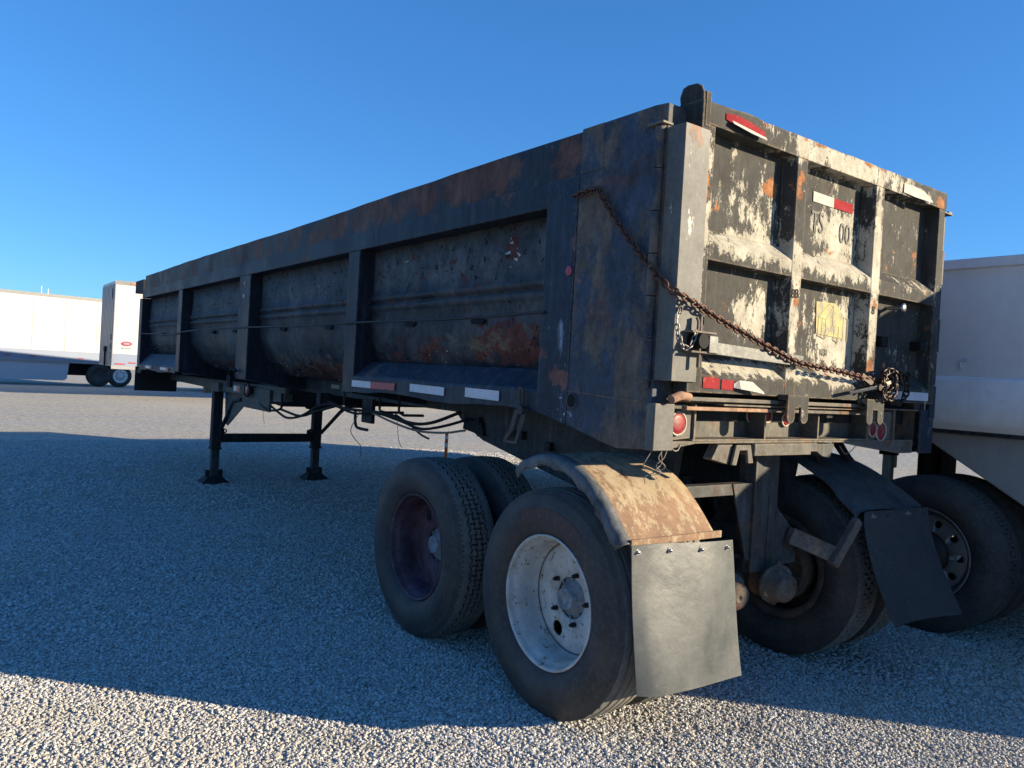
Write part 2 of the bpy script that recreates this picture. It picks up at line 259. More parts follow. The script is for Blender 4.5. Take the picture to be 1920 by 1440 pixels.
M['whitepaint2'] = paint('trailer_white_scuffed', (0.74, 0.76, 0.79), grime=.07, rough=.5, var=.08, streak=.12, streakcol=(.38, .39, .4), fine=.0, bump=.3, layers=[dict(scale=3, thr=.58, w=.12, amt=.4, col=(.33, .34, .36))])
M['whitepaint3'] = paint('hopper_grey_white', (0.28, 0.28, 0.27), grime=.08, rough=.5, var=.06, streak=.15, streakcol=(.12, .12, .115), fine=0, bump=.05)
M['alu'] = plain('alu_rail', (.55, .57, .6), .35, .6, dirt=((.4, .4, .42), 10, .62))
M['rimalu'] = plain('rim_silver', (.20, .205, .20), .42, .35, dirt=((.14, .13, .12), 9, .56))
M['van'] = plain('van_white', (.44, .45, .44), .45, var=.02, scale=1)
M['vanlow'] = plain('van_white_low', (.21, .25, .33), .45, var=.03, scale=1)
M['vangrey'] = plain('van_galvanised', (.27, .275, .28), .5, .0, var=.08, scale=3)
M['vanskirt'] = plain('van_skirt', (.40, .42, .46), .45, var=.03, scale=1)
M['vanroof'] = plain('van_roof_rail', (.20, .20, .20), .5, .1)
M['black'] = plain('black_matt', (.006, .006, .007), .8)
M['orange'] = plain('post_orange', (.62, .13, .03), .5)
M['postw'] = plain('post_white', (.66, .64, .60), .5)
M['wood'] = plain('wood_block', (.20, .14, .08), .8)
M['sticker'] = plain('small_sticker', (.30, .27, .17), .6)

# ------------------------------------------------------------------ mesh helpers
class MB:
    def __init__(s): s.v = []; s.f = []; s.mi = []; s.cur = 0; s.sm = []; s.smooth = False
    def add(s, vs, fs):
        o = len(s.v); s.v += [tuple(v) for v in vs]
        for f in fs: s.f.append([o+i for i in f]); s.mi.append(s.cur); s.sm.append(s.smooth)
        return s
    def box(s, x0, x1, y0, y1, z0, z1):
        return s.add([(x0, y0, z0), (x1, y0, z0), (x1, y1, z0), (x0, y1, z0), (x0, y0, z1), (x1, y0, z1), (x1, y1, z1), (x0, y1, z1)],
                     [(0, 3, 2, 1), (4, 5, 6, 7), (0, 1, 5, 4), (1, 2, 6, 5), (2, 3, 7, 6), (3, 0, 4, 7)])
    def prism(s, poly, axis, a, b):
        """poly in the two other axes (in x,y,z order), extruded along axis from a to b"""
        def P(u, v, w): return (w, u, v) if axis == 0 else ((u, w, v) if axis == 1 else (u, v, w))
        n = len(poly); vs = [P(u, v, a) for u, v in poly]+[P(u, v, b) for u, v in poly]
        fs = [tuple(range(n)), tuple(range(2*n-1, n-1, -1))]+[(i, i+n, (i+1) % n+n, (i+1) % n) for i in range(n)]
        return s.add(vs, fs)
    def bar(s, p, q, w, h, up=(0, 0, 1)):
        p = Vector(p); q = Vector(q); d = (q-p).normalized(); u = Vector(up)
        r = d.cross(u)
        if r.length < 1e-4: r = d.cross(Vector((1, 0, 0)))
        r.normalize(); u = r.cross(d)
        vs = [c+r*a*w/2+u*b*h/2 for c in (p, q) for a, b in ((-1, -1), (1, -1), (1, 1), (-1, 1))]
        return s.add(vs, [(0, 1, 2, 3), (7, 6, 5, 4), (0, 4, 5, 1), (1, 5, 6, 2), (2, 6, 7, 3), (3, 7, 4, 0)])
    def tube(s, pts, r, n=8, closed=False, cap=True, smooth=True):
        pts = [Vector(p) for p in pts]; sm = s.smooth; s.smooth = smooth
        m = len(pts); o = len(s.v); vs = []; prev = None
        for i, p in enumerate(pts):
            a = pts[i-1] if (i or closed) else p; b = pts[(i+1) % m] if (i < m-1 or closed) else p
            d = (b-a).normalized()
            if prev is None:
                u = d.cross(Vector((0.31, 0.17, 0.93)))
                if u.length < 1e-3: u = d.cross(Vector((1, 0, 0)))
            else: u = prev-d*prev.dot(d)
            u.normalize(); prev = u; w = d.cross(u); rr = r[i] if isinstance(r, (list, tuple)) else r
            vs += [p+(u*math.cos(2*math.pi*k/n)+w*math.sin(2*math.pi*k/n))*rr for k in range(n)]
        fs = []
        for i in range(m if closed else m-1):
            j = (i+1) % m
            for k in range(n): fs.append((i*n+k, i*n+(k+1) % n, j*n+(k+1) % n, j*n+k))
        s.add(vs, fs)
        if cap and not closed:
            s.smooth = False; s.add(vs[:n], [tuple(range(n-1, -1, -1))]); s.add(vs[-n:], [tuple(range(n))])
        s.smooth = sm; return s
    def cyl(s, p, q, r, n=20, r2=None):
        return s.tube([p, q], [r, r if r2 is None else r2], n)
    def lathe(s, prof, n=48, c=(0, 0, 0), axis=0, smooth=True):
        """prof: (axial, radius); axis 0 = X, 1 = Y"""
        sm = s.smooth; s.smooth = smooth; vs = []; m = len(prof)
        for i in range(n):
            t = 2*math.pi*i/n
            for a, r in prof:
                vs.append((c[0]+a, c[1]+r*math.cos(t), c[2]+r*math.sin(t)) if axis == 0 else (c[0]+r*math.cos(t), c[1]+a, c[2]+r*math.sin(t)))
        fs = [(i*m+j, i*m+j+1, ((i+1) % n)*m+j+1, ((i+1) % n)*m+j) for i in range(n) for j in range(m-1)]
        s.add(vs, fs); s.smooth = sm; return s
    def mesh(s, name, mats):
        me = bpy.data.meshes.new(name); me.from_pydata(s.v, [], s.f)
        for m in (mats if isinstance(mats, (list, tuple)) else [mats]): me.materials.append(m)
        me.polygons.foreach_set('material_index', s.mi); me.polygons.foreach_set('use_smooth', s.sm)
        bm = bmesh.new(); bm.from_mesh(me); bmesh.ops.recalc_face_normals(bm, faces=bm.faces); bm.to_mesh(me); bm.free()
        me.update(); return me
def link(name, me, parent=None, bevel=0.0, loc=None, rot=None, label=None, seg=2):
    o = bpy.data.objects.new(name, me); COL.objects.link(o)
    if parent is not None:
        o.parent = parent
        if loc is None: o.location = -root_off(parent)
    if loc is not None: o.location = loc
    if rot is not None: o.rotation_euler = rot
    if bevel:
        b = o.modifiers.new('bevel', 'BEVEL'); b.width = bevel; b.segments = seg; b.limit_method = 'ANGLE'; b.angle_limit = R(35)
        b.harden_normals = False
    if label: o['label'] = label
    return o
def root_off(p):
    # parts of a thing share its world-like frame: a part sits at minus its thing's location, a sub-part at zero
    return Vector(p.location) if p.parent is None else Vector((0, 0, 0))
def part(name, mb, mat, parent, bevel=0.0, **k):
    return link(name, mb.mesh(name, mat), parent, bevel, **k)
def thing(name, label, cat, loc=(0, 0, 0), group=None, rz=0.0):
    o = bpy.data.objects.new(name, None); COL.objects.link(o); o.location = loc; o.rotation_euler = (0, 0, rz)
    o.empty_display_size = 0.2; o['label'] = label; o['category'] = cat
    if group: o['group'] = group
    return o
def copy_tree(o, parent=None):
    c = o.copy(); COL.objects.link(c); c.parent = parent
    for ch in list(o.children): copy_tree(ch, c)
    return c
def smoothpath(pts, k=6):
    P = [Vector(p) for p in pts]; P = [P[0]*2-P[1]]+P+[P[-1]*2-P[-2]]; out = []
    for i in range(1, len(P)-2):
        for j in range(k):
            t = j/k; a, b, c, d = P[i-1], P[i], P[i+1], P[i+2]
            out.append(0.5*((2*b)+(c-a)*t+(2*a-5*b+4*c-d)*t*t+(-a+3*b-3*c+d)*t**3))
    out.append(P[-2]); return out
def text_mesh(txt, size, depth, mat):
    cu = bpy.data.curves.new('t', 'FONT'); cu.body = txt; cu.size = size; cu.extrude = depth; cu.align_x = 'CENTER'; cu.resolution_u = 3
    o = bpy.data.objects.new('t', cu); COL.objects.link(o)
    dg = bpy.context.evaluated_depsgraph_get(); me = bpy.data.meshes.new_from_object(o.evaluated_get(dg))
    bpy.data.objects.remove(o); bpy.data.curves.remove(cu); me.materials.clear(); me.materials.append(mat); return me

# ================================================================== GROUND
n = N('gravel_ground')
vo = n.t.nodes.new('ShaderNodeTexVoronoi'); vo.inputs['Scale'].default_value = 62; n.link(n.co, vo.inputs['Vector'])
big = n.noise(.35, 5, .6); streakv = n.mapped((.06, .9, 1)); st = n.noise(1, 5, .6, streakv); med = n.noise(3, 6, .65)
sep = n.t.nodes.new('ShaderNodeSeparateColor'); n.link(vo.outputs['Color'], sep.inputs[0])
c = n.mix(n.ramp(sep.outputs[0], 0, 1), (.30, .30, .29), (.57, .56, .52))
c = n.mix(n.ramp(sep.outputs[1], .82, .9, 0, .7), c, (.52, .46, .36))
c = n.mix(n.ramp(st, .45, .65, 0, .65), c, (.52, .46, .34)); c = n.mix(n.ramp(big, .35, .7, 0, .3), c, (.30, .30, .30))
c = n.mix(n.ramp(med, .60, .75, 0, .5), c, (.33, .29, .23))
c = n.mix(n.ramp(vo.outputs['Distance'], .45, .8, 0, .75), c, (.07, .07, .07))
n.link(c, n.b.inputs['Base Color']); n.b.inputs['Roughness'].default_value = .9
gr = n.noise(7, 6, .85); c = n.mix(n.ramp(gr, .50, .64, 0, .6), c, (.13, .12, .105)); c = n.mix(n.ramp(gr, .48, .36, 0, .5), c, (.70, .65, .52)); g2 = n.noise(1.0, 4, .7, n.mapped((.5, 2.2, 1))); c = n.mix(n.ramp(g2, .52, .70, 0, .6), c, (.46, .39, .25))
n.link(c, n.b.inputs['Base Color'])
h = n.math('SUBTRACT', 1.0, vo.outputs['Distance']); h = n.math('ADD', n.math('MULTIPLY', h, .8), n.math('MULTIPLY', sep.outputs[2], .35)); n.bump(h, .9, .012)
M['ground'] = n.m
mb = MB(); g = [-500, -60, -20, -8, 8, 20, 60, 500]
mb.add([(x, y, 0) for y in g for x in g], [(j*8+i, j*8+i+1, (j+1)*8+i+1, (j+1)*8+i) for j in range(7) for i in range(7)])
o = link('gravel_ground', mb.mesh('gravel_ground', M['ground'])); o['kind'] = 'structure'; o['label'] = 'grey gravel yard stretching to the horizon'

# loose stones
n = N('gravel_stone'); oi = n.t.nodes.new('ShaderNodeObjectInfo').outputs['Random']
a = n.noise(120, 3, .6)
c = n.mix(n.ramp(oi, 0, 1), (.27, .27, .265), (.60, .59, .56)); r2 = n.math('FRACT', n.math('MULTIPLY', oi, 17.3))
c = n.mix(n.ramp(r2, .86, .9, 0, .8), c, (.50, .42, .31)); c = n.mix(n.ramp(a, .4, .8, 0, .3), c, (.6, .6, .58))
lo = n.t.nodes.new('ShaderNodeObjectInfo').outputs['Location']; p1 = n.noise(.55, 5, .65, lo); p2 = n.noise(2.3, 4, .6, lo)
c = n.mix(n.ramp(p1, .50, .68, 0, .55), c, (.50, .45, .35)); c = n.mix(n.ramp(p2, .58, .72, 0, .45), c, (.24, .225, .20))
n.link(c, n.b.inputs['Base Color']); n.b.inputs['Roughness'].default_value = .85
M['stone'] = n.m
mb = MB(); dens = []; size = []
def sector(r0, r1, a0, a1, k, d, sz):
    m_ = max(1, int((r1-r0)/.35))
    for j in range(m_):
        ra = r0+(r1-r0)*j/m_; rb = r0+(r1-r0)*(j+1)/m_
        for i in range(k):
            t0 = R(a0+(a1-a0)*i/k); t1 = R(a0+(a1-a0)*(i+1)/k)
            q = [(CAM.x+r*math.sin(t), CAM.y+r*math.cos(t), 0.002) for r, t in ((ra, t0), (rb, t0), (rb, t1), (ra, t1))]
            mb.add(q, [(3, 2, 1, 0)]); dens.extend([d]*4); size.extend([sz]*4)
sector(1.5, 4.6, -22, 98, 26, 8800, .0066); sector(4.6, 8.2, -20, 95, 36, 3800, .0092); sector(8.2, 15, -15, 90, 36, 1000, .0140)
me = mb.mesh('gravel_stones', M['stone'])
for nm, dat in (('dens', dens), ('siz', size)):
    at = me.attributes.new(nm, 'FLOAT', 'POINT'); at.data.foreach_set('value', dat)
for p in me.polygons:
    pass
gv = link('gravel_stones', me); gv['kind'] = 'stuff'; gv['label'] = 'loose crushed grey stones covering the yard around the trailers'
gt = bpy.data.node_groups.new('scatter_stones', 'GeometryNodeTree')
gt.interface.new_socket('Geometry', in_out='INPUT', socket_type='NodeSocketGeometry'); gt.interface.new_socket('Geometry', in_out='OUTPUT', socket_type='NodeSocketGeometry')
G = gt.nodes.new; gi = G('NodeGroupInput'); go = G('NodeGroupOutput')
dp = G('GeometryNodeDistributePointsOnFaces'); gt.links.new(gi.outputs[0], dp.inputs['Mesh'])
na = G('GeometryNodeInputNamedAttribute'); na.data_type = 'FLOAT'; na.inputs['Name'].default_value = 'dens'
nd = G('ShaderNodeTexNoise'); nd.inputs['Scale'].default_value = 1.3; nd.inputs['Detail'].default_value = 4
mr = G('ShaderNodeMapRange'); mr.inputs[1].default_value = .36; mr.inputs[2].default_value = .56; mr.inputs[3].default_value = .28; mr.inputs[4].default_value = 1.1
gt.links.new(nd.outputs['Fac'], mr.inputs[0]); md = G('ShaderNodeMath'); md.operation = 'MULTIPLY'; gt.links.new(na.outputs[0], md.inputs[0]); gt.links.new(mr.outputs[0], md.inputs[1])
gt.links.new(md.outputs[0], dp.inputs['Density'])
ns = G('GeometryNodeInputNamedAttribute'); ns.data_type = 'FLOAT'; ns.inputs['Name'].default_value = 'siz'
join = G('GeometryNodeJoinGeometry')
for k in range(4):
    ic = G('GeometryNodeMeshIcoSphere'); ic.inputs['Radius'].default_value = 1.0; ic.inputs['Subdivisions'].default_value = 2 if k < 3 else 1
    nz = G('ShaderNodeTexNoise'); nz.inputs['Scale'].default_value = .9+.2*k; nz.noise_dimensions = '4D'; nz.inputs['W'].default_value = k*3.3; nz.inputs['Detail'].default_value = 1
    vs_ = G('ShaderNodeVectorMath'); vs_.operation = 'SUBTRACT'; vs_.inputs[1].default_value = (.5, .5, .5); gt.links.new(nz.outputs['Color'], vs_.inputs[0])
    vm = G('ShaderNodeVectorMath'); vm.operation = 'SCALE'; vm.inputs['Scale'].default_value = 1.9; gt.links.new(vs_.outputs[0], vm.inputs[0])
    sp = G('GeometryNodeSetPosition'); gt.links.new(ic.outputs[0], sp.inputs[0]); gt.links.new(vm.outputs[0], sp.inputs['Offset'])
    tr = G('GeometryNodeTransform'); tr.inputs['Scale'].default_value = [(1, .75, .6), (.9, .9, .55), (1.15, .6, .7), (.8, .8, .8)][k]; gt.links.new(sp.outputs[0], tr.inputs[0])
    sm_ = G('GeometryNodeSetMaterial'); sm_.inputs['Material'].default_value = M['stone']; gt.links.new(tr.outputs[0], sm_.inputs[0])
    ti = G('GeometryNodeGeometryToInstance'); gt.links.new(sm_.outputs[0], ti.inputs[0]); gt.links.new(ti.outputs[0], join.inputs[0])
ip = G('GeometryNodeInstanceOnPoints'); ip.inputs['Pick Instance'].default_value = True
gt.links.new(dp.outputs['Points'], ip.inputs['Points']); gt.links.new(join.outputs[0], ip.inputs['Instance'])
rr = G('FunctionNodeRandomValue'); rr.data_type = 'FLOAT_VECTOR'; rr.inputs[0].default_value = (-.5, -.5, 0); rr.inputs[1].default_value = (.5, .5, 6.283)
gt.links.new(rr.outputs[0], ip.inputs['Rotation'])
rs = G('FunctionNodeRandomValue'); rs.data_type = 'FLOAT'; rs.inputs[2].default_value = .45; rs.inputs[3].default_value = 1.45; rs.inputs['Seed'].default_value = 5
ms = G('ShaderNodeMath'); ms.operation = 'MULTIPLY'; gt.links.new(rs.outputs[1], ms.inputs[0]); gt.links.new(ns.outputs[0], ms.inputs[1])
gt.links.new(ms.outputs[0], ip.inputs['Scale'])
gt.links.new(ip.outputs[0], go.inputs[0])
gv.modifiers.new('scatter', 'NODES').node_group = gt

# ================================================================== WHEEL MESHES  (axis X, outer face at -x, centre at origin)
def tyre_mesh(kind, tread):
    side = [(-.098, .300), (-.112, .312), (-.128, .335), (-.136, .362), (-.140, .392), (-.1385, .400), (-.138, .425), (-.1362, .427), (-.1360, .438), (-.1345, .4395), (-.1335, .450), (-.1318, .4515), (-.1310, .462), (-.1292, .464), (-.127, .475), (-.121, .484), (-.118, .486), (-.111, .497), (-.106, .5035)]
    nt = 72 if kind == 'hex' else 52; W = .104
    N_ = 696 if kind == 'hex' else 220
    PER = 58
    lat = [-W+2*W*i/(nt-1) for i in range(nt)]
    prof = side+[(x, None) for x in lat]+[(-x, r) for x, r in reversed(side)]
    m = len(prof); vs = []; fs = []; mi = []; low = []
    rnd = random.Random(3)
    for i in range(N_):
        t = 2*math.pi*i/N_; ct, st_ = math.cos(t), math.sin(t); ph = (t/(2*math.pi)*PER) % 1.0
        tri = 4*abs(ph-.5)-1; row = []
        for j, (x, r) in enumerate(prof):
            dlow = 0
            if r is None:
                r_full = .510-.005*(x/W)**2*1.2
                r = .510-.005*(x/W)**2*1.2
                if kind == 'hex':
                    cs = [-.054, -.018, .018, .054]; dep = 0
                    for q, c_ in enumerate(cs):
                        s_ = 1 if q % 2 else -1
                        if abs(x-(c_+s_*.0075*tri)) < .0044: dep = .012
                    if not dep:
                        for q in range(-1, 4):
                            lo = cs[q] if q >= 0 else -.2; hi = cs[q+1] if q < 3 else .2
                            if lo < x < hi and 0 <= q < 3:
                                pp = (ph+(.5 if q % 2 else 0)) % 1
                                if pp < .12: dep = .010
                    if abs(x) > .094 and (i % 6) < 2: dep = .006
                    r -= dep
                else:
                    for c_ in (-.062, -.021, .021, .062):
                        if abs(x-c_) < .0055: r -= .013
                    if abs(x) > .096 and (i % 4) < 1: r -= .003
                dlow = 1 if r < r_full-.002 else 0
            zz = r*st_; bq = math.exp(-((t-1.5*math.pi)/.24)**2)
            if r > .33 and abs(x) > .1: x = x+math.copysign(.013*bq*math.sin(math.pi*(r-.30)/.21), x)
            vs.append((x, r*ct, max(zz, -.4995+.002*math.sin(j*2.1)))); low.append(dlow)
    for i in range(N_):
        k = (i+1) % N_
        for j in range(m-1):
            fs.append((i*m+j, i*m+j+1, k*m+j+1, k*m+j)); 
            q_ = low[i*m+j]+low[i*m+j+1]+low[k*m+j+1]+low[k*m+j]
            mi.append(2 if q_ >= 3 else (1 if len(side)-1 <= j < len(side)+nt else 0))
    me = bpy.data.meshes.new('tyre'); me.from_pydata(vs, [], fs); me.materials.append(M['tyre']); me.materials.append(tread); me.materials.append(M['groove'])
    me.polygons.foreach_set('material_index', mi)
    ns_ = len(side)
    me.polygons.foreach_set('use_smooth', [(idx % (m-1)) < ns_-2 or (idx % (m-1)) > ns_+nt for idx in range(len(fs))])
    me.update(); return me
T_HEX = tyre_mesh('hex', M['tread']); T_RIB = tyre_mesh('rib', M['tread']); T_DARK = T_HEX.copy(); T_DARK.materials[1] = M['tread_dark']
def boolean_mesh(mb, mat, cutters, name):
    me = mb.mesh(name, mat); o = bpy.data.objects.new('tmp', me); COL.objects.link(o); tmp = [o]
    cm = MB()
    for c_ in cutters: cm.cyl(*c_[:2], c_[2], 18)
    co = bpy.data.objects.new('cut', cm.mesh('cut', mat)); COL.objects.link(co); tmp.append(co)
    b = o.modifiers.new('b', 'BOOLEAN'); b.operation = 'DIFFERENCE'; b.object = co; b.solver = 'EXACT'
    dg = bpy.context.evaluated_depsgraph_get(); dg.update(); r = bpy.data.meshes.new_from_object(o.evaluated_get(dg))
    for t in tmp: bpy.data.objects.remove(t)
    r.name = name
    return r
def rim_barrel(xd):
    """open barrel between outer flange and disc at xd"""
    p = [(-.100, .300), (-.108, .3035), (-.112, .300), (-.111, .293), (-.103, .288), (-.092, .286), (-.078, .283), (-.070, .276), (-.045, .268), (-.02, .266), (.01, .266), (.04, .262), (.052, .255), (.07, .250), (.100, .262), (.108, .300), (.100, .3035)]
    return p
def wheel_parts(tyre, mat_rim, xd, holes, hubmat, hub_out, nuts, studr, outer=True, phase=0.0, holer=.031, holeR=.198):
    """returns a list of (name, mesh)"""
    out = [('tyre', tyre)]
    mb = MB(); mb.lathe(rim_barrel(xd), 72); out.append(('rim', mb.mesh('rim', mat_rim)))
    mb = MB()
    t = .010
    prof = [(xd, .262), (xd-.004, .240), (xd-.012, .19), (xd-.014, .095), (xd-.014+t, .095), (xd-.012+t, .19), (xd-.004+t, .240), (xd+t, .262), (xd, .262)]
    mb.lathe(prof, 72)
    cut = []
    for k in range(holes):
        a_ = phase+2*math.pi*k/holes; y, z = holeR*math.cos(a_), holeR*math.sin(a_)
        cut.append(((xd-.06, y, z), (xd+.05, y, z), holer))
    me = boolean_mesh(mb, mat_rim, cut, 'wheel_disc') if cut else mb.mesh('wheel_disc', mat_rim)
    for p in me.polygons: p.use_smooth = True
    out.append(('wheel_disc', me))
    mb = MB(); mb.tube([(xd-.0035, .2535*math.cos(2*math.pi*k/72), .2535*math.sin(2*math.pi*k/72)) for k in range(72)], .0028, 6, closed=True); out.append(('weld_bead', mb.mesh('weld_bead', M['armrust'])))
    return out
print('tyres ok')
def make_wheel(parent, x, y, z, plist, flip=False, label=None, name='wheel', spin=0.0):
    w = bpy.data.objects.new(name, None); COL.objects.link(w); w.parent = parent; w.empty_display_size = .1
    w.location = Vector((x, y, z))-root_off(parent); w.rotation_euler = (spin, 0, math.pi if flip else 0)
    if label: w['label'] = label
    for nm, me in plist:
        o = bpy.data.objects.new(nm, me); COL.objects.link(o); o.parent = w
    return w

# ================================================================== DUMP TRAILER
TR = thing('dump_trailer', 'long black end dump trailer with peeling paint, rusty tailgate and one white rear wheel', 'trailer', (1.13, 5.0, 0))
W0 = 2.26
def mx(x, s): return x if s > 0 else W0-x
# --- tub side panels with ridges
tubprof = [(.12, 2.34), (.12, 2.10), (.118, 2.012), (.100, 1.998), (.097, 1.985), (.112, 1.972), (.126, 1.962), (.126, 1.953), (.104, 1.940), (.099, 1.925), (.112, 1.908), (.12, 1.895), (.12, 1.80)]
for k in range(1, 15):
    a_ = R(90*k/14); tubprof.append((.12+.42*(1-math.cos(a_)), 1.80-.42*math.sin(a_)))
tubprof.append((1.13, 1.375))
def tub_panel(y0, y1, s, seed):
    rn = random.Random(seed); mb = MB(); mb.smooth = True; ny = 40; vs = []; nb = [(rn.uniform(0, 6), rn.uniform(1, 3)*.9, rn.uniform(0, 6), rn.uniform(4, 9)) for _ in range(4)]
    for j in range(ny+1):
        y = y0+(y1-y0)*j/ny
        for (x, z) in tubprof:
            d = sum(math.sin(a+y*b)*math.sin(c_+z*d_) for a, b, c_, d_ in nb)*.0045
            vs.append((mx(x+d, s), y, z))
    m = len(tubprof)
    mb.add(vs, [(j*m+i, j*m+i+1, (j+1)*m+i+1, (j+1)*m+i) for j in range(ny) for i in range(m-1)]); return mb
bays = [(.77, 2.85), (3.03, 5.21), (5.54, 7.76), (7.94, 10.06)]
for s in (1, -1):
    for i, (a_, b_) in enumerate(bays):
        o = part('side_panel', tub_panel(a_-.02, b_+.02, s, i+10*s), M['panel'], TR)
        sm_ = o.modifiers.new('thick', 'SOLIDIFY'); sm_.thickness = .006
    # rails
    mb = MB(); x0, x1 = sorted((mx(.012, s), mx(.13, s)))
    rn = random.Random(5); ys = [.48+(9.97-.48)*k/40 for k in range(41)]
    zt = [2.640+.006*math.sin(y*1.1)+rn.uniform(-.0025, .0025) for y in ys]
    poly = [(y, 2.447) for y in (ys[0], ys[-1])]+[(y, z) for y, z in reversed(list(zip(ys, zt)))]
    mb.prism(poly, 0, x0, x1); part('top_rail', mb, M['rail'], TR)
    mb = MB(); x0, x1 = sorted((mx(0, s), mx(.12, s))); mb.box(x0, x1, .775, 10.07, 2.322, 2.446); part('side_rail', mb, M['rail2'], TR, .006)
    # posts (deep gussets that follow the tub)
    for (a_, b_) in ((2.85, 3.03), (5.21, 5.54), (7.76, 7.94), (10.06, 10.24)):
        poly = [(mx(0, s), 2.321), (mx(0, s), 1.325), (mx(.55, s), 1.26), (mx(1.128, s), 1.26), (mx(1.128, s), 1.372)]
        poly += [(mx(x+.006, s), z-.003) for x, z in reversed(tubprof[12:-1])]+[(mx(.126, s), 1.85), (mx(.126, s), 2.321)]
        mb = MB(); mb.prism(poly, 1, a_, b_); part('side_post', mb, M['post'], TR, .006)
    # skirts on first and last bay
    for (a_, b_, zl, zb, zp) in ((.778, 2.848, 1.45, 1.345, 1.55), (7.942, 10.058, 1.375, 1.30, 1.53)):
        mb = MB(); yy = [a_+(b_-a_)*k/16 for k in range(17)]; rn = random.Random(int(a_*10))
        vs = []
        for k, y in enumerate(yy):
            d = rn.uniform(-.004, .004)+.010*math.sin(k*.7)
            for (x, z) in ((.125, zp), (.006, zl+d*.4), (.0, zl-.012+d*.4), (.001, zb+d), (.03, zb+d-.001)): vs.append((mx(x, s), y, z))
        mb.add(vs, [(k*5+i, k*5+i+1, (k+1)*5+i+1, (k+1)*5+i) for k in range(16) for i in range(4)])
        o = part('side_skirt', mb, M['skirt'], TR); t_ = o.modifiers.new('thick', 'SOLIDIFY'); t_.thickness = .008; t_.offset = -1 if s > 0 else 1
    # rear corner column
    x0, x1 = sorted((mx(0, s), mx(.118, s)))
    poly = [(.028, 1.243), (.216, 1.229), (.30, 1.243), (.552, 1.300), (.552, 2.650), (.10, 2.652), (.028, 2.645)]
    mb = MB(); mb.prism(poly, 0, x0, x1); part('corner_column', mb, M['column'], TR, .004)
    x0, x1 = sorted((mx(-.004, s), mx(.118, s)))
    mb = MB(); mb.prism([(.553, 1.300), (.775, 1.345), (.775, 2.445), (.553, 2.445)], 0, x0, x1); part('rear_post', mb, M['post0'], TR, .004)
# thin rolled seams and doubler plates on the near column
mb = MB(); mb.prism([(.05, 1.43), (.30, 1.44), (.55, 1.452), (.55, 1.458), (.30, 1.446), (.05, 1.436)], 0, -.004, .002); part('weld_seam', mb, M['armrust'], TR)
mb = MB(); mb.box(-.003, .004, .40, .545, 2.447, 2.650); part('doubler_plate', mb, M['column'], TR, .002)
mb = MB(); mb.lathe([(-.006, .030), (-.009, .034), (-.006, .038), (.0, .040)], 28, (0, .515, 1.412)); mb.cur = 1; mb.lathe([(-.005, .031), (-.004, .0)], 28, (0, .515, 1.412))
part('drain_hole', mb, [M['column'], M['black']], TR)
mb = MB(); mb.lathe([(-.007, .020), (-.010, .026), (-.003, .028)], 24, (0, .585, 2.007)); mb.cur = 1; mb.lathe([(-.014, 0), (-.012, .012), (-.007, .022)], 24, (0, .585, 2.007))
part('side_marker_lamp', mb, [M['post0'], M['redpink']], TR, label='round pink-red side marker lamp near the rear corner')
for (y, z, r_, m_) in ((5.37, 2.245, .022, 'amber'), (5.385, 2.125, .019, 'tapew'), (5.45, 1.405, .019, 'tapew')):
    mb = MB(); mb.lathe([(-.005, .0), (-.005, r_), (-.001, r_+.003)], 20, (0, y, z)); mb.cur = 1; mb.lathe([(-.008, 0), (-.007, r_*.45)], 16, (0, y, z))
    part('reflector', mb, [M['amber'] if m_ == 'amber' else M['tapew'], M['amber']], TR)
# bulkhead, tub end and floor closing
mb = MB(); mb.box(.12, 2.14, 10.07, 10.12, 1.35, 2.58); part('front_wall', mb, M['dark'], TR)
mb = MB(); mb.box(.01, .11, 10.12, 10.66, 2.42, 2.60); part('front_corner_box', mb, M['dark'], TR, .004)
mb = MB(); mb.box(2.15, 2.25, 10.12, 10.66, 2.42, 2.60); part('front_corner_box', mb, M['dark'], TR, .004)
mb = MB(); mb.box(.12, 2.14, .09, .13, 1.36, 2.5); part('rear_bulkhead', mb, M['dark'], TR)
# reflective tapes on skirts
def tape(parts_, z0, z1, x=-.006):
    for (ya, yb, m_) in parts_:
        mb = MB(); rn = random.Random(int(ya*100)); w = rn.uniform(-.003, .003)
        mb.prism([(ya, z0+w), (yb, z0-w), (yb, z1-w*.5), (ya, z1+w)], 0, x-.002, x); part('reflective_tape', mb, M[m_], TR)
tape([(2.56, 2.85, 'tapew'), (2.22, 2.56, 'taper')], 1.372, 1.416, -.005)
tape([(1.62, 2.02, 'tapew')], 1.376, 1.424); tape([(1.08, 1.40, 'tapew')], 1.378, 1.430)
tape([(9.20, 9.60, 'tapew'), (8.25, 8.70, 'tapew')], 1.325, 1.36); tape([(9.20, 9.32, 'taper'), (8.25, 8.38, 'taper')], 1.325, 1.36, -.009)
# tarp cable
mb = MB(); cp = [(-.01, .74, 1.822), (-.012, 1.487, 1.809), (-.014, 2.786, 1.815), (-.012, 3.87, 1.808), (-.012, 5.07, 1.820), (-.012, 6.29, 1.823), (-.012, 7.2, 1.813), (-.012, 7.55, 1.806), (-.012, 8.0, 1.78), (-.012, 8.3, 1.77), (-.012, 8.9, 1.80), (-.012, 9.5, 1.800), (-.012, 10.1, 1.815)]
mb.tube(smoothpath(cp, 5), .0075, 6); part('tarp_cable', mb, M['cable'], TR)
for y in (1.47, 2.25, 3.55, 4.55, 5.95, 6.75, 8.35, 9.15):
    mb = MB(); mb.prism([(y-.07, 1.812), (y-.03, 1.785), (y+.07, 1.79), (y+.08, 1.815), (y, 1.822)], 0, .098, .116); part('cable_eye', mb, M['black'], TR)
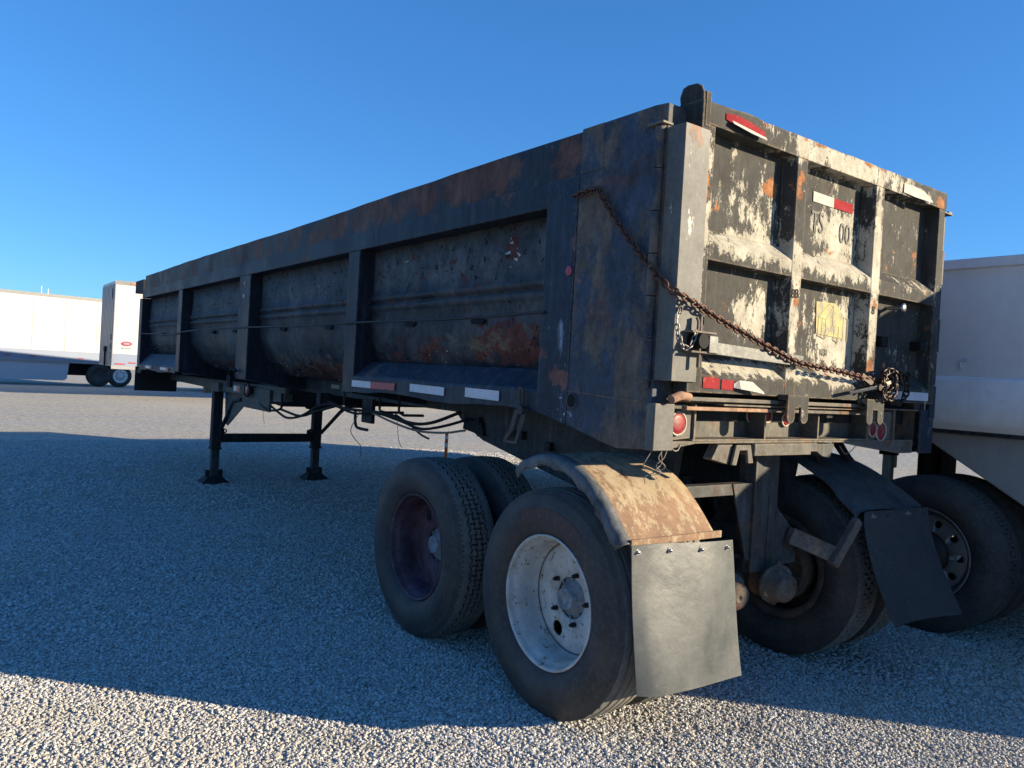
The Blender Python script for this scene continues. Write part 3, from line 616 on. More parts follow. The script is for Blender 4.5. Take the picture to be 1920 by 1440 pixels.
# peeling flakes (curled chips, uncountable)
mb = MB(); rn = random.Random(11)
def flake(p, nrm, s_):
    up = Vector((0, rn.uniform(-1, 1), rn.uniform(-1, 1))).normalized(); rt = nrm.cross(up).normalized()
    L, w_ = s_*rn.uniform(.8, 1.6), s_*rn.uniform(.3, .7); b0 = p+nrm*.002
    vs = [b0-rt*w_, b0+rt*w_, b0+rt*w_*.8+up*L*.6+nrm*L*.35, b0-rt*w_*.8+up*L*.6+nrm*L*.35, b0+rt*w_*.3+up*L+nrm*L*.9, b0-rt*w_*.3+up*L+nrm*L*.9]
    mb.add(vs, [(0, 1, 2, 3), (3, 2, 4, 5)])
for (ya, yb) in bays:
    for _ in range(420 if ya > 3 else 200):
        y = rn.uniform(ya+.03, yb-.03)
        if rn.random() < .62:
            if (ya < 1 or ya > 7): z = rn.uniform(1.56, 1.66); p = Vector((.12, y, z)); nn = Vector((-1, 0, 0))
            else:
                a_ = R(rn.triangular(15, 80, 62)); p = Vector((.12+.42*(1-math.cos(a_)), y, 1.80-.42*math.sin(a_))); nn = Vector((-math.cos(a_), 0, -math.sin(a_)))
        else: p = Vector((.117, y, rn.triangular(1.85, 2.30, 2.25))); nn = Vector((-1, 0, 0))
        mb.cur = 0 if rn.random() < .92 else 1
        flake(p, nn, rn.uniform(.004, .013))
mb.cur = 1
for (y, z) in ((1.22, 2.24), (1.20, 2.22), (1.16, 2.18), (1.13, 2.14), (1.22, 2.17), (.87, 2.20), (.87, 2.13), (.885, 2.11), (.855, 2.16), (1.15, 2.12), (2.35, 2.22)):
    flake(Vector((.117, y, z)), Vector((-1, 0, 0)), .016)
o = part('paint_flake', mb, [M['panel'], plain('flake_pale', (.42, .41, .38), .6)], TR); o['kind'] = 'stuff'

# ------------------------------------------------------------------ tailgate (part with sub-parts)
GT = bpy.data.objects.new('tailgate', None); COL.objects.link(GT); GT.parent = TR; GT.location = -Vector(TR.location); GT.empty_display_size = .1
def gpart(name, mb, mat, bevel=0.0, **k): return part(name, mb, mat, GT, bevel, **k)
g0, g1 = -.06, .015
xs = [(.190, .767), (.843, 1.444), (1.522, 2.105)]
mb = MB(); ux = [.105+(2.185-.105)*k/30 for k in range(31)]; rn = random.Random(9)
mb.prism([(.105, 2.573), (2.185, 2.573)]+[(x, 2.668+rn.uniform(-.003, .003)+(.010*math.exp(-((x-.42)/.07)**2))) for x in reversed(ux)], 1, g0, .07); gpart('top_beam', mb, M['gate'], .003)
mb = MB(); mb.box(.105, .189, g0, g1, 1.484, 2.572); gpart('gate_stile', mb, M['gate'], .003)
mb = MB(); mb.box(2.106, 2.17, g0, g1, 1.484, 2.572); gpart('gate_stile', mb, M['gate'], .003)
for (a_, b_) in ((.767, .843), (1.444, 1.522)):
    mb = MB(); mb.prism([(a_, g0), (b_, g0), (b_+.006, g1-.002), (a_-.018, g1-.002), (a_-.002, g0+.01)], 2, 1.484, 2.572); gpart('gate_rib', mb, M['gate'], .003)
for (a_, b_) in xs:
    for (zb, zl, zp) in ((2.030, 2.103, 2.172), (1.484, 1.558, 1.634)):
        mb = MB(); mb.prism([(g0+.001, zb), (g0+.001, zl), (g1-.001, zp), (g1-.001, zb)], 0, a_+.0005, b_-.0005); gpart('gate_crossbeam', mb, M['gate'], .003)
    for (zb, zt_) in ((1.634, 2.03), (2.172, 2.573)):
        mb = MB(); mb.smooth = True; nx_, nz_ = 14, 12; vs = []
        for j in range(nz_+1):
            for i in range(nx_+1):
                u, v = i/nx_, j/nz_; bulge = .002*math.sin(math.pi*u)*math.sin(math.pi*v)
                vs.append((a_-.07+(b_-a_+.14)*u, g1+bulge+rn.uniform(-.0004, .0004), zb-.02+(zt_-zb+.04)*v))
        mb.add(vs, [(j*(nx_+1)+i, j*(nx_+1)+i+1, (j+1)*(nx_+1)+i+1, (j+1)*(nx_+1)+i) for j in range(nz_) for i in range(nx_)])
        gpart('gate_panel', mb, M['gate'])
# horn plate at upper left
mb = MB(); mb.prism([(-.058, 2.56), (-.058, 2.69), (-.045, 2.722), (-.02, 2.738), (.03, 2.742), (.055, 2.735), (.07, 2.70), (.062, 2.65), (.075, 2.60), (.06, 2.56)], 0, .106, .118); gpart('corner_horn', mb, M['gate'], .003)
mb = MB(); mb.box(.1185, .150, -.0635, -.052, 2.56, 2.70); gpart('horn_flange', mb, M['gate'], .003)
mb = MB(); mb.smooth = True; mb.lathe([(-.03, 0), (-.03, .02), (-.01, .028), (.015, .028), (.02, 0)], 16, (2.185, .0, 2.63)); gpart('corner_knob', mb, M['black'])
# tapes and stencils
def gtape(x0, x1, z0, z1, mat, y=-.0635, skew=0.0):
    mb = MB(); mb.prism([(x0, z0), (x1, z0+skew), (x1, z1+skew), (x0, z1)], 1, y, y+.002); gpart('reflective_tape', mb, M[mat])
gtape(1.01, 1.186, 2.426, 2.474, 'tapebright', .0120, -.002); gtape(1.186, 1.357, 2.425, 2.472, 'taperb', .0120, -.002)
gtape(.200, .300, 1.505, 1.550, 'taperb', -.063, -.002); gtape(.318, .400, 1.503, 1.545, 'taperb', -.063, -.002)
gtape(1.715, 2.10, 1.500, 1.545, 'tapew', -.063, 0)
def peel(pts, mat, back):
    """lifted strip of sticker: list of (x,y,z) lower edge, upper edge"""
    mb = MB(); k = len(pts); vs = [p for pr in pts for p in pr]
    mb.add(vs, [(2*i, 2*i+1, 2*i+3, 2*i+2) for i in range(k-1)]); o = gpart('peeled_sticker', mb, M[mat]); t_ = o.modifiers.new('t', 'SOLIDIFY'); t_.thickness = .0012
peel([((.245, -.064, 2.615), (.245, -.064, 2.640)), ((.30, -.075, 2.600), (.30, -.075, 2.642)), ((.38, -.080, 2.592), (.38, -.075, 2.636)), ((.49, -.085, 2.585), (.49, -.078, 2.615))], 'taperb', 0)
peel([((.27, -.085, 2.598), (.27, -.078, 2.612)), ((.38, -.095, 2.580), (.38, -.083, 2.600)), ((.485, -.095, 2.575), (.485, -.088, 2.588))], 'tapebright', 0)
peel([((1.70, -.065, 2.585), (1.70, -.065, 2.632)), ((1.80, -.072, 2.578), (1.80, -.066, 2.635)), ((1.90, -.082, 2.574), (1.90, -.070, 2.628)), ((1.965, -.090, 2.572), (1.965, -.085, 2.585))], 'tapebright', 0)
peel([((.395, -.066, 1.512), (.395, -.066, 1.530)), ((.42, -.085, 1.508), (.42, -.075, 1.545)), ((.50, -.095, 1.500), (.50, -.082, 1.542)), ((.565, -.100, 1.492), (.565, -.096, 1.500))], 'tapebright', 0)
for (txt, sz, x, z) in (('TS', .125, 1.060, 2.285), ('00', .125, 1.300, 2.265), ('NDI', .042, 1.175, 1.695)):
    me = text_mesh(txt, sz, .0006, M['stencil']); o = link('stencilled_text', me, GT, loc=(x, .0130, z), rot=(R(90), 0, 0)); o.scale = (.82, 1.15, 1)
me = text_mesh("8", .06, .0006, M['black'])
for x, z in ((.785, 1.935), (.812, 1.938), (1.475, 1.925)):
    link('hand_drawn_mark', me, GT, loc=(x, -.0625, z), rot=(R(90), 0, R(0)))
# faded cabinet and chair drawing
mb = MB(); mb.cur = 0; mb.prism([(1.10, 1.80), (1.33, 1.79), (1.345, 1.90), (1.25, 1.96), (1.09, 1.955)], 1, .0128, .0138); gpart('yellow_patch', mb, M['yellow'])
mb = MB(); Yd = .0122
def ln(a, b, w=.0035):
    a = (a[0]-.036, a[1]-.022); b = (b[0]-.036, b[1]-.022)
    mb.bar((a[0], Yd, a[1]), (b[0], Yd, b[1]), .0015, w, (0, 0, 1) if abs(b[0]-a[0]) > abs(b[1]-a[1]) else (1, 0, 0))
cab = [((1.150, 1.905), (1.215, 1.895)), ((1.150, 1.905), (1.150, 1.815)), ((1.215, 1.895), (1.215, 1.800)), ((1.150, 1.815), (1.215, 1.800)), ((1.150, 1.905), (1.235, 1.975)), ((1.215, 1.895), (1.275, 1.965)),
       ((1.235, 1.975), (1.275, 1.965)), ((1.275, 1.965), (1.275, 1.865)), ((1.275, 1.865), (1.215, 1.800)), ((1.183, 1.900), (1.183, 1.808)), ((1.29, 1.87), (1.29, 1.80)), ((1.33, 1.87), (1.33, 1.79)), ((1.29, 1.87), (1.33, 1.868)), ((1.29, 1.835), (1.33, 1.83)), ((1.29, 1.80), (1.33, 1.79)),
       ((1.37, 1.92), (1.37, 1.80)), ((1.37, 1.92), (1.41, 1.915)), ((1.41, 1.915), (1.41, 1.80))]
for a_, b_ in cab: ln(a_, b_)
gpart('faded_drawing', mb, M['line'])
# latch strap at the left edge, hinge pipes
mb = MB(); mb.prism([(.0, .025), (.0, -.07), (.147, -.07), (.147, -.063), (.012, -.063), (.012, .025)], 2, 1.525, 2.545); part('edge_angle', mb, M['strap'], TR, .002)
mb = MB()
for k in range(6):
    z0 = 1.52+k*.172; r_ = .020 if k % 2 else .0215
    mb.cyl((-.012, .055, z0+.002), (-.012, .055, z0+.169), r_, 16)
mb.cyl((-.012, .055, 1.49), (-.012, .055, 1.52), .014, 12); part('hinge_pipe', mb, M['column'], TR)
mb = MB(); mb.box(-.035, .025, .02, .11, 2.556, 2.566); mb.cyl((-.005, .045, 2.545), (-.005, .045, 2.556), .012, 12); part('hinge_cap', mb, M['strap'], TR, .002)
mb = MB()
for k in range(6):
    z0 = 1.40+k*.19; r_ = .019 if k % 2 else .024
    mb.cyl((2.222, -.02, z0+.002), (2.222, -.02, z0+.187), r_, 16)
mb.cyl((2.222, -.02, 1.36), (2.222, -.02, 1.40), .012, 12); part('hinge_pipe', mb, M['post0'], TR)
mb = MB(); mb.box(2.19, 2.29, -.05, .04, 2.562, 2.570); mb.prism([(2.25, 2.57), (2.29, 2.57), (2.30, 2.585), (2.262, 2.585)], 1, -.04, .03); part('hinge_cap', mb, M['strap'], TR, .002)
# draw bar / latch on the lower left
mb = MB(); mb.bar((.17, -.078, 1.672), (.862, -.078, 1.651), .012, .050); part('latch_bar', mb, M['latchbar'], TR, .002)
mb = MB(); mb.box(.150, .205, -.125, -.072, 1.645, 1.715); part('latch_block', mb, M['latchbar'], TR, .003)
mb = MB(); mb.cyl((.105, -.135, 1.690), (.105, -.072, 1.690), .030, 22); part('latch_boss', mb, M['black'], TR, .003)
mb = MB(); mb.box(.055, .20, -.118, -.071, 1.722, 1.730); mb.box(.055, .20, -.118, -.071, 1.642, 1.650); part('latch_ear', mb, M['armrust'], TR, .001)
mb = MB(); mb.cyl((.118, -.100, 1.585), (.118, -.100, 1.79), .008, 10); part('latch_pin', mb, M['armrust'], TR)
# side toggle latch hanging in front of rear post
mb = MB()
mb.tube(smoothpath([(-.025, .862, 1.33), (-.03, .875, 1.41), (-.025, .885, 1.448), (-.02, .875, 1.452), (-.018, .862, 1.43), (-.02, .86, 1.36)], 4), .008, 8)
mb.cyl((-.045, .85, 1.345), (-.005, .85, 1.345), .022, 16)
mb.prism([(.84, 1.35), (.815, 1.33), (.835, 1.28), (.875, 1.185), (.90, 1.178), (.89, 1.21), (.862, 1.30)], 0, -.03, -.022)
mb.prism([(.90, 1.35), (.885, 1.33), (.915, 1.24), (.975, 1.18), (.985, 1.20), (.94, 1.25), (.915, 1.33)], 0, -.03, -.022)
mb.box(-.032, -.018, .878, .985, 1.176, 1.188); part('toggle_latch', mb, [M['susp']], TR, .001)
mb = MB(); mb.tube(smoothpath([(-.02, 5.42, 1.405), (-.03, 5.50, 1.42), (-.03, 5.56, 1.42), (-.03, 5.60, 1.36), (-.03, 5.60, 1.25)], 4), .015, 8); mb.box(-.04, -.01, 5.55, 5.66, 1.24, 1.35); part('toggle_latch', mb, M['black'], TR)

# ------------------------------------------------------------------ bumper
BP = bpy.data.objects.new('rear_bumper', None); COL.objects.link(BP); BP.parent = TR; BP.location = -Vector(TR.location); BP.empty_display_size = .1
def bpart(name, mb, mat, bevel=0.0, **k): return part(name, mb, mat, BP, bevel, **k)
mb = MB(); mb.box(-.029, .085, -.022, -.012, 1.243, 1.433); mb.box(-.029, -.019, -.0119, .027, 1.243, 1.433); bpart('corner_plate', mb, M['strap'], .003)
mb = MB(); mb.box(.10, 2.0, .10, .115, 1.27, 1.455); bpart('back_plate', mb, M['bumper'])
mb = MB(); mb.prism([(.086, 1.246), (.13, 1.252), (.25, 1.268), (1.36, 1.268), (1.55, 1.245), (1.93, 1.205), (2.08, 1.205), (2.08, 1.279), (.086, 1.279)], 1, -.004, .020); bpart('apron', mb, M['bumper'], .004)
mb = MB(); mb.box(.22, 1.60, -.008, .10, 1.2795, 1.287); bpart('ledge', mb, M['bumper'], .002)
for x in (.235, .72, 1.145, 1.60):
    mb = MB(); mb.box(x, x+.010, .0, .0995, 1.2875, 1.437); bpart('web', mb, M['bumper'], .001)
mb = MB(); mb.prism([(.086, 1.28), (.086, 1.432), (.20, 1.432), (.23, 1.40), (.23, 1.29)], 1, .012, .024); bpart('lamp_plate', mb, M['bumper'], .002)
mb = MB(); mb.prism([(1.61, 1.2799), (1.61, 1.430), (1.86, 1.430), (1.86, 1.26), (1.80, 1.2799)], 1, .012, .024); bpart('lamp_plate', mb, M['bumper'], .002)
mb = MB(); mb.box(1.86, 1.875, -.004, .25, 1.2799, 1.44); mb.box(1.875, 2.12, .18, .195, 1.2799, 1.44); bpart('end_box', mb, M['armrust'], .002)
mb = MB(); mb.box(2.12, 2.265, -.022, -.008, 1.205, 1.448); mb.box(2.255, 2.265, -.0079, .027, 1.205, 1.448); bpart('corner_plate', mb, M['post0'], .003)
mb = MB(); mb.box(.086, 2.265, -.006, .17, 1.4405, 1.449); bpart('top_shelf', mb, M['armrust'], .002)
for (x, z, r_, mt) in ((.135, 1.352, .046, 'red'), (.733, 1.388, .030, 'reddark'), (.862, 1.388, .030, 'reddark'), (1.01, 1.372, .030, 'reddark'), (1.655, 1.335, .036, 'reddark'), (1.742, 1.325, .048, 'red')):
    yb = .010 if r_ > .035 else .098
    mb = MB(); mb.lathe([(0, r_+.002), (-.012, r_+.006), (-.014, r_), (-.006, r_-.003)], 28, (x, yb, z), 1); mb.cur = 1
    mb.lathe([(-.006, r_), (-.011, r_*.93), (-.013, r_*.5), (-.0135, 0)], 28, (x, yb, z), 1); bpart('tail_lamp', mb, [M['bezel'], M[mt]])
# channel below, hook
mb = MB(); mb.box(.63, 1.07, -.02, .06, 1.212, 1.2675); mb.box(1.07, 1.14, -.008, .06, 1.225, 1.2675); bpart('lower_channel', mb, M['bumper'], .004)
mb = MB(); mb.prism([(.475, 1.175), (.50, 1.262), (.60, 1.262), (.625, 1.18), (.59, 1.18), (.578, 1.238), (.525, 1.238), (.505, 1.172)], 1, -.02, -.006)
mb.prism([(.36, 1.20), (.475, 1.175), (.50, 1.262), (.40, 1.262)], 1, .0, .05); bpart('tow_bracket', mb, M['bumper'], .003)
mb = MB(); mb.prism([(1.20, 1.20), (1.27, 1.19), (1.30, 1.262), (1.145, 1.262), (1.145, 1.225)], 1, .0, .08); bpart('tow_bracket', mb, M['susp'], .003)
# hinge rods above bumper
mb = MB(); mb.tube(smoothpath([(.035, -.045, 1.452), (.09, -.045, 1.468), (.14, -.045, 1.462)], 3), .019, 12); part('rod_end', mb, M['rustbar'], TR)
mb = MB(); mb.box(.14, 1.62, -.056, -.030, 1.449, 1.466); part('hinge_bar', mb, M['bumper'], TR, .003)
mb = MB(); mb.box(.125, .70, -.050, -.020, 1.410, 1.426); part('hinge_bar', mb, M['rustbar'], TR, .003)
mb = MB(); mb.box(.705, 1.56, -.050, -.020, 1.412, 1.427); part('hinge_bar', mb, M['bumper'], TR, .003)
mb = MB(); mb.prism([(.35, 1.434), (.80, 1.434), (1.40, 1.437), (1.40, 1.4403), (.35, 1.4403)], 1, -.058, -.01); part('hinge_flat', mb, M['bumper'], TR)
for (x0, x1) in ((.722, .882), (1.385, 1.545)):
    w = (x1-x0); q = w*.18
    def arc(cx, r_, z): return [(cx+r_*math.cos(a), z+r_*math.sin(a)) for a in [R(180+30*k) for k in range(7)]]
    poly = [(x0, 1.495)]+arc(x0+q, q, 1.395)+[(x0+2*q, 1.44)]+[(x1-2*q, 1.44)]+arc(x1-q, q, 1.395)+[(x1, 1.495)]
    mb = MB(); mb.prism(poly, 1, -.112, -.100); mb.box(x0+.004, x1-.004, -.0998, -.057, 1.470, 1.495); part('fork_lug', mb, M['gate'], TR, .002)

# ------------------------------------------------------------------ chassis
mb = MB(); mb.box(.60, .72, .3, 6.6, 1.235, 1.37); part('frame_rail', mb, M['frame'], TR, .004)
mb = MB(); mb.box(1.54, 1.66, .3, 6.6, 1.235, 1.37); part('frame_rail', mb, M['frame'], TR, .004)
for x in (.46, 1.72):
    mb = MB(); mb.prism([(5.4, 1.12), (6.5, 1.04), (7.0, 1.12), (10.2, 1.16), (10.2, 1.245), (5.4, 1.26)], 0, x, x+.08); part('neck_rail', mb, M['taupe'], TR, .004)
for y in (4.6, 5.95, 8.6, 9.9):
    mb = MB(); mb.box(.5, 1.76, y, y+.1, 1.14, 1.25); part('cross_member', mb, M['dark'], TR)
mb = MB(); mb.box(-.013, .57, 10.25, 10.262, .98, 1.33); part('front_guard_flap', mb, M['flapfar'], TR)
mb = MB(); mb.box(.0, .55, 9.9, 10.2, 1.245, 1.30); part('front_sill', mb, M['dark'], TR)
# sloping rear subframe
for x in (.60, 1.60):
    mb = MB(); mb.prism([(2.45, 1.24), (2.31, 1.15), (2.09, 1.07), (1.53, .97), (1.0, .88), (.45, .90), (.40, 1.24)], 0, x, x+.05); part('subframe_plate', mb, M['frame'], TR, .004)
mb = MB(); mb.box(.66, 1.59, 2.1, 2.25, 1.08, 1.22); part('cross_member', mb, M['dark'], TR)
for (y, z) in ((1.70, 1.12), (1.62, 1.12), (1.35, 1.08), (1.05, 1.04), (2.1, 1.17)):
    mb = MB(); mb.box(.57, .599, y, y+.05, z, z+.05); part('frame_bracket', mb, M['dark'], TR, .002)
mb = MB(); mb.prism([(2.30, 1.13), (2.05, 1.10), (2.08, 1.19), (2.28, 1.21)], 0, .575, .5995); part('frame_bracket', mb, M['dark'], TR)
# ribbed bracket and hangers under mid body
for (y, dx) in ((5.70, .50), (5.30, .50)):
    mb = MB(); mb.prism([(y-.02, 1.46), (y+.12, 1.46), (y+.20, 1.30), (y+.46, 1.07), (y+.30, 1.06), (y+.10, 1.20), (y-.05, 1.34)], 0, dx, dx+.30); part('tub_cradle', mb, M['dark'], TR, .004)
mb = MB(); mb.box(.43, .455, 5.75, 6.55, .99, 1.22); part('lamp_bracket', mb, M['taupe'], TR, .003)
mb = MB(); mb.lathe([(0, .080), (-.02, .080), (-.024, .068), (-.012, .062)], 30, (.40, 6.34, 1.19)); mb.cur = 1; mb.lathe([(-.012, .064), (-.022, .055), (-.027, .03), (-.028, 0)], 30, (.40, 6.34, 1.19)); mb.cur = 0
mb.box(.40, .459, 6.30, 6.38, 1.15, 1.23); part('round_side_lamp', mb, [M['dark'], M['reddark']], TR)
mb = MB(); mb.box(.395, .397, 6.66, 6.86, 1.155, 1.215); part('reflective_tape', mb, M['tapew'], TR); mb = MB(); mb.box(.394, .396, 6.64, 6.76, 1.153, 1.213); part('reflective_tape', mb, M['taper'], TR)
mb = MB(); mb.box(.3975, .46, 6.5, 7.5, 1.13, 1.24); part('side_bracket', mb, M['taupe'], TR, .003)
mb = MB(); mb.box(.598, .5995, 4.42, 4.60, 1.300, 1.335); part('data_plate', mb, M['sticker'], TR)
mb = MB(); mb.box(.44, .47, 3.42, 3.60, 1.067, 1.26); part('hanger_plate', mb, M['dark'], TR)
mb = MB(); mb.tube(smoothpath([(.44, 3.72, 1.15), (.44, 3.71, 1.06), (.44, 3.68, 1.02), (.44, 3.60, 1.012), (.44, 3.48, 1.012)], 4), .012, 8); part('crank_hook', mb, M['dark'], TR)
for y in (3.68, 3.05, 2.75):
    mb = MB(); mb.tube([(.32, y, 1.34), (.32, y, 1.20), (.34, y-.04, 1.185), (.50, y-.04, 1.185)], .010, 6); part('hose_hanger', mb, M['dark'], TR)
# hoses
def hose(pts, r=.012, m='hose', name='air_hose', parent=None):
    mb = MB(); mb.tube(smoothpath(pts, 6), r, 8); part(name, mb, M[m], parent or TR)
hose([(.45, 6.24, 1.11), (.43, 5.9, 1.03), (.43, 5.65, 1.015), (.45, 5.45, 1.06), (.45, 5.45, 1.20)])
hose([(.45, 5.95, 1.10), (.45, 5.5, 1.00), (.43, 5.2, .975), (.45, 4.9, 1.02), (.45, 4.5, 1.14), (.45, 4.1, 1.18)])
hose([(.46, 5.5, 1.04), (.47, 5.0, 1.01), (.46, 4.6, 1.08), (.46, 4.1, 1.17)])
hose([(.45, 4.2, 1.17), (.42, 3.7, 1.13), (.42, 3.3, 1.16), (.42, 2.9, 1.13), (.42, 2.6, 1.10), (.45, 2.35, 1.14), (.55, 2.2, 1.2)], .010)
hose([(.45, 4.3, 1.19), (.40, 3.8, 1.16), (.40, 3.1, 1.17), (.41, 2.75, 1.13), (.44, 2.5, 1.15), (.55, 2.3, 1.24)], .012)
hose([(.40, 3.4, 1.17), (.40, 2.95, 1.11), (.40, 2.60, 1.085), (.43, 2.3, 1.10), (.5, 2.15, 1.13)], .008, 'wire')
hose([(.43, 3.0, 1.17), (.43, 2.8, 1.12), (.43, 2.62, 1.06), (.43, 2.50, 1.04)], .007)
hose([(.40, 3.55, 1.15), (.40, 3.70, 1.00), (.40, 3.62, .93), (.40, 3.5, .88), (.40, 3.50, .80)], .0035, 'wire', 'loose_wire')
hose([(.42, 2.95, 1.12), (.42, 2.92, 1.0), (.42, 2.86, .93)], .0025, 'wire', 'loose_wire')
hose([(.45, 6.0, 1.04), (.45, 5.98, .95), (.45, 5.93, .86)], .0025, 'wire', 'loose_wire')
# near corner loose wires
for k, pts in enumerate([[(.02, .02, 1.25), (-.01, .03, 1.20), (.0, .05, 1.17), (.03, .02, 1.155)], [(.04, .0, 1.25), (.05, .0, 1.19), (.02, .0, 1.165), (.055, .0, 1.15)],
                         [(.08, .0, 1.25), (.06, .0, 1.21), (.03, .01, 1.18), (.05, .0, 1.15), (.02, .02, 1.14)], [(.06, .0, 1.25), (.03, .0, 1.21), (.06, -.01, 1.175), (.03, .03, 1.145), (.0, .04, 1.13), (.005, .04, 1.10)]]):
    hose(pts, .0022, 'wire', 'loose_wire')
hose([(.09, .0, 1.265), (.105, -.01, 1.243), (.13, -.01, 1.243), (.15, -.005, 1.265)], .003, 'wire', 'loose_wire')
hose([(1.35, .0, 1.25), (1.40, .0, 1.21), (1.45, .0, 1.22), (1.50, .0, 1.25)], .0022, 'wire', 'loose_wire')
# right side hoses into the neighbouring wheels
hose([(1.60, .30, 1.26), (1.66, .30, 1.12), (1.85, .30, 1.03), (2.2, .30, .985), (2.5, .32, .96), (2.75, .35, .90)], .016)
hose([(1.66, .32, 1.26), (1.72, .32, 1.13), (1.88, .32, 1.05), (2.2, .32, 1.00), (2.55, .34, .97)], .016)
hose([(1.86, .34, 1.24), (2.0, .34, 1.14), (2.2, .34, 1.04), (2.45, .34, .985)], .016); hose([(1.95, .36, 1.24), (2.1, .36, 1.12), (2.3, .36, 1.02), (2.5, .36, .97)], .014)

# ------------------------------------------------------------------ landing gear
for x in (.42, 1.70):
    LG = bpy.data.objects.new('landing_leg', None); COL.objects.link(LG); LG.parent = TR; LG.location = -Vector(TR.location); LG.empty_display_size = .1
    y = 7.56
    mb = MB(); mb.box(x-.055, x+.055, y-.055, y+.055, .42, 1.20); mb.box(x-.062, x+.062, y-.062, y+.062, .41, .435); part('outer_tube', mb, M['dark'], LG, .004)
    mb = MB(); mb.box(x-.045, x+.045, y-.045, y+.045, .05, .41); part('inner_tube', mb, M['frame'], LG, .004)
    mb = MB(); mb.add([(x-.15, y-.13, .0), (x+.15, y-.13, .0), (x+.15, y+.13, .0), (x-.15, y+.13, .0), (x-.15, y-.13, .02), (x+.15, y-.13, .02), (x+.15, y+.13, .02), (x-.15, y+.13, .02), (x-.085, y-.07, .085), (x+.085, y-.07, .085), (x+.085, y+.07, .085), (x-.085, y+.07, .085)],
        [(0, 3, 2, 1), (0, 1, 5, 4), (1, 2, 6, 5), (2, 3, 7, 6), (3, 0, 4, 7), (4, 5, 9, 8), (5, 6, 10, 9), (6, 7, 11, 10), (7, 4, 8, 11), (8, 9, 10, 11)])
    mb.box(x-.10, x-.06, y-.03, y+.03, .05, .16); mb.box(x+.06, x+.10, y-.03, y+.03, .05, .16); part('foot', mb, M['dark'], LG, .004)
    mb = MB(); s = 1 if x < 1 else -1
    mb.tube([(x+.03, y-.10, .66), (x+.06, y-.45, 1.02), (x+.06, y-.75, 1.06)] if x < 1 else [(x+.03, y-.10, .62), (x+.10, y-.5, .92), (x+.16, y-.8, 1.10)], .024, 8); part('brace', mb, M['dark'], LG)
mb = MB(); mb.box(.476, 1.644, 7.53, 7.60, .495, .60); part('leg_crossbar', mb, M['dark'], TR, .003)
for x in (.50, 1.60):
    mb = MB(); mb.lathe([(-.006, .016), (-.006, .030), (.006, .030), (.006, .016), (-.006, .016)], 16, (x+.02, 7.55, .635), 1); mb.box(x-.03, x+.02, 7.545, 7.556, .60, .65); part('crossbar_eye', mb, M['dark'], TR)
mb = MB(); mb.prism([(1.42, 1.16), (1.44, 1.04), (1.52, .93), (1.72, .89), (1.95, .98), (2.05, 1.04), (2.05, 1.16)], 1, 7.49, 7.50); part('leg_gusset', mb, M['dark'], TR, .003)
mb = MB(); mb.box(.35, .50, 7.30, 7.60, 1.12, 1.225); part('leg_head', mb, M['taupe'], TR, .003)
mb = MB(); mb.prism([(7.45, 1.15), (7.40, .75), (7.30, .72), (6.60, 1.05), (6.60, 1.15)], 0, .475, .487); part('leg_gusset', mb, M['taupe'], TR)

# ------------------------------------------------------------------ wheels of the dump trailer
def hub_list(m_hub, xh0, xh1, r_, caps=True):
    mb = MB(); mb.lathe([(xh1, .10), (xh1-.012, .098), (xh1-.02, .094), (xh1-.022, .080), (xh0+.012, .052), (xh0, .050), (xh0-.002, .034), (xh0+.006, .032), (xh0+.007, .0)], 36)
    for k in range(8):
        a_ = 2*math.pi*k/8; mb.cyl((xh1-.024, .086*math.cos(a_), .086*math.sin(a_)), (xh1-.034, .086*math.cos(a_), .086*math.sin(a_)), .006, 6)
    return ('hub', mb.mesh('hub', m_hub))
def nuts_list(xd, cnt=10, rad=.142):
    mb = MB()
    for k in range(cnt):
        a_ = 2*math.pi*(k+.5)/cnt; y, z = rad*math.cos(a_), rad*math.sin(a_)
        mb.cyl((xd-.014, y, z), (xd-.034, y, z), .012, 6); mb.cyl((xd-.034, y, z), (xd-.046, y, z), .007, 8)
    return ('wheel_nut_ring', mb.mesh('wheel_nut_ring', M['greasy']))
zc, ya, yb = .5005, .520, 1.712
xo, xi = .030, .360
WH_white = wheel_parts(T_RIB, M['rimwhite'], .055, 2, M['hub'], 0, 0, 0, phase=R(-62), holer=.036, holeR=.185)+[hub_list(M['hub'], .0, .075, .1), nuts_list(.055, 5, .118)]
WH_red = wheel_parts(T_HEX, M['rimred'], .055, 2, M['hub'], 0, 0, 0, phase=R(52), holer=.033, holeR=.19)+[hub_list(M['hub'], .01, .075, .1)]
WH_in = wheel_parts(T_HEX, M['rimrust'], -.055, 0, M['hub'], 0, 0, 0)
w1 = make_wheel(TR, xo-.005, ya, zc, WH_white, label='white-painted outer rear wheel with a deep dish and grey hub')
w2 = make_wheel(TR, xo-.01, yb, zc, WH_red, label='maroon outer wheel of the front axle')
make_wheel(TR, xi, ya, zc, [('tyre', T_RIB)]+WH_in[1:]); make_wheel(TR, xi, yb, zc, WH_in)
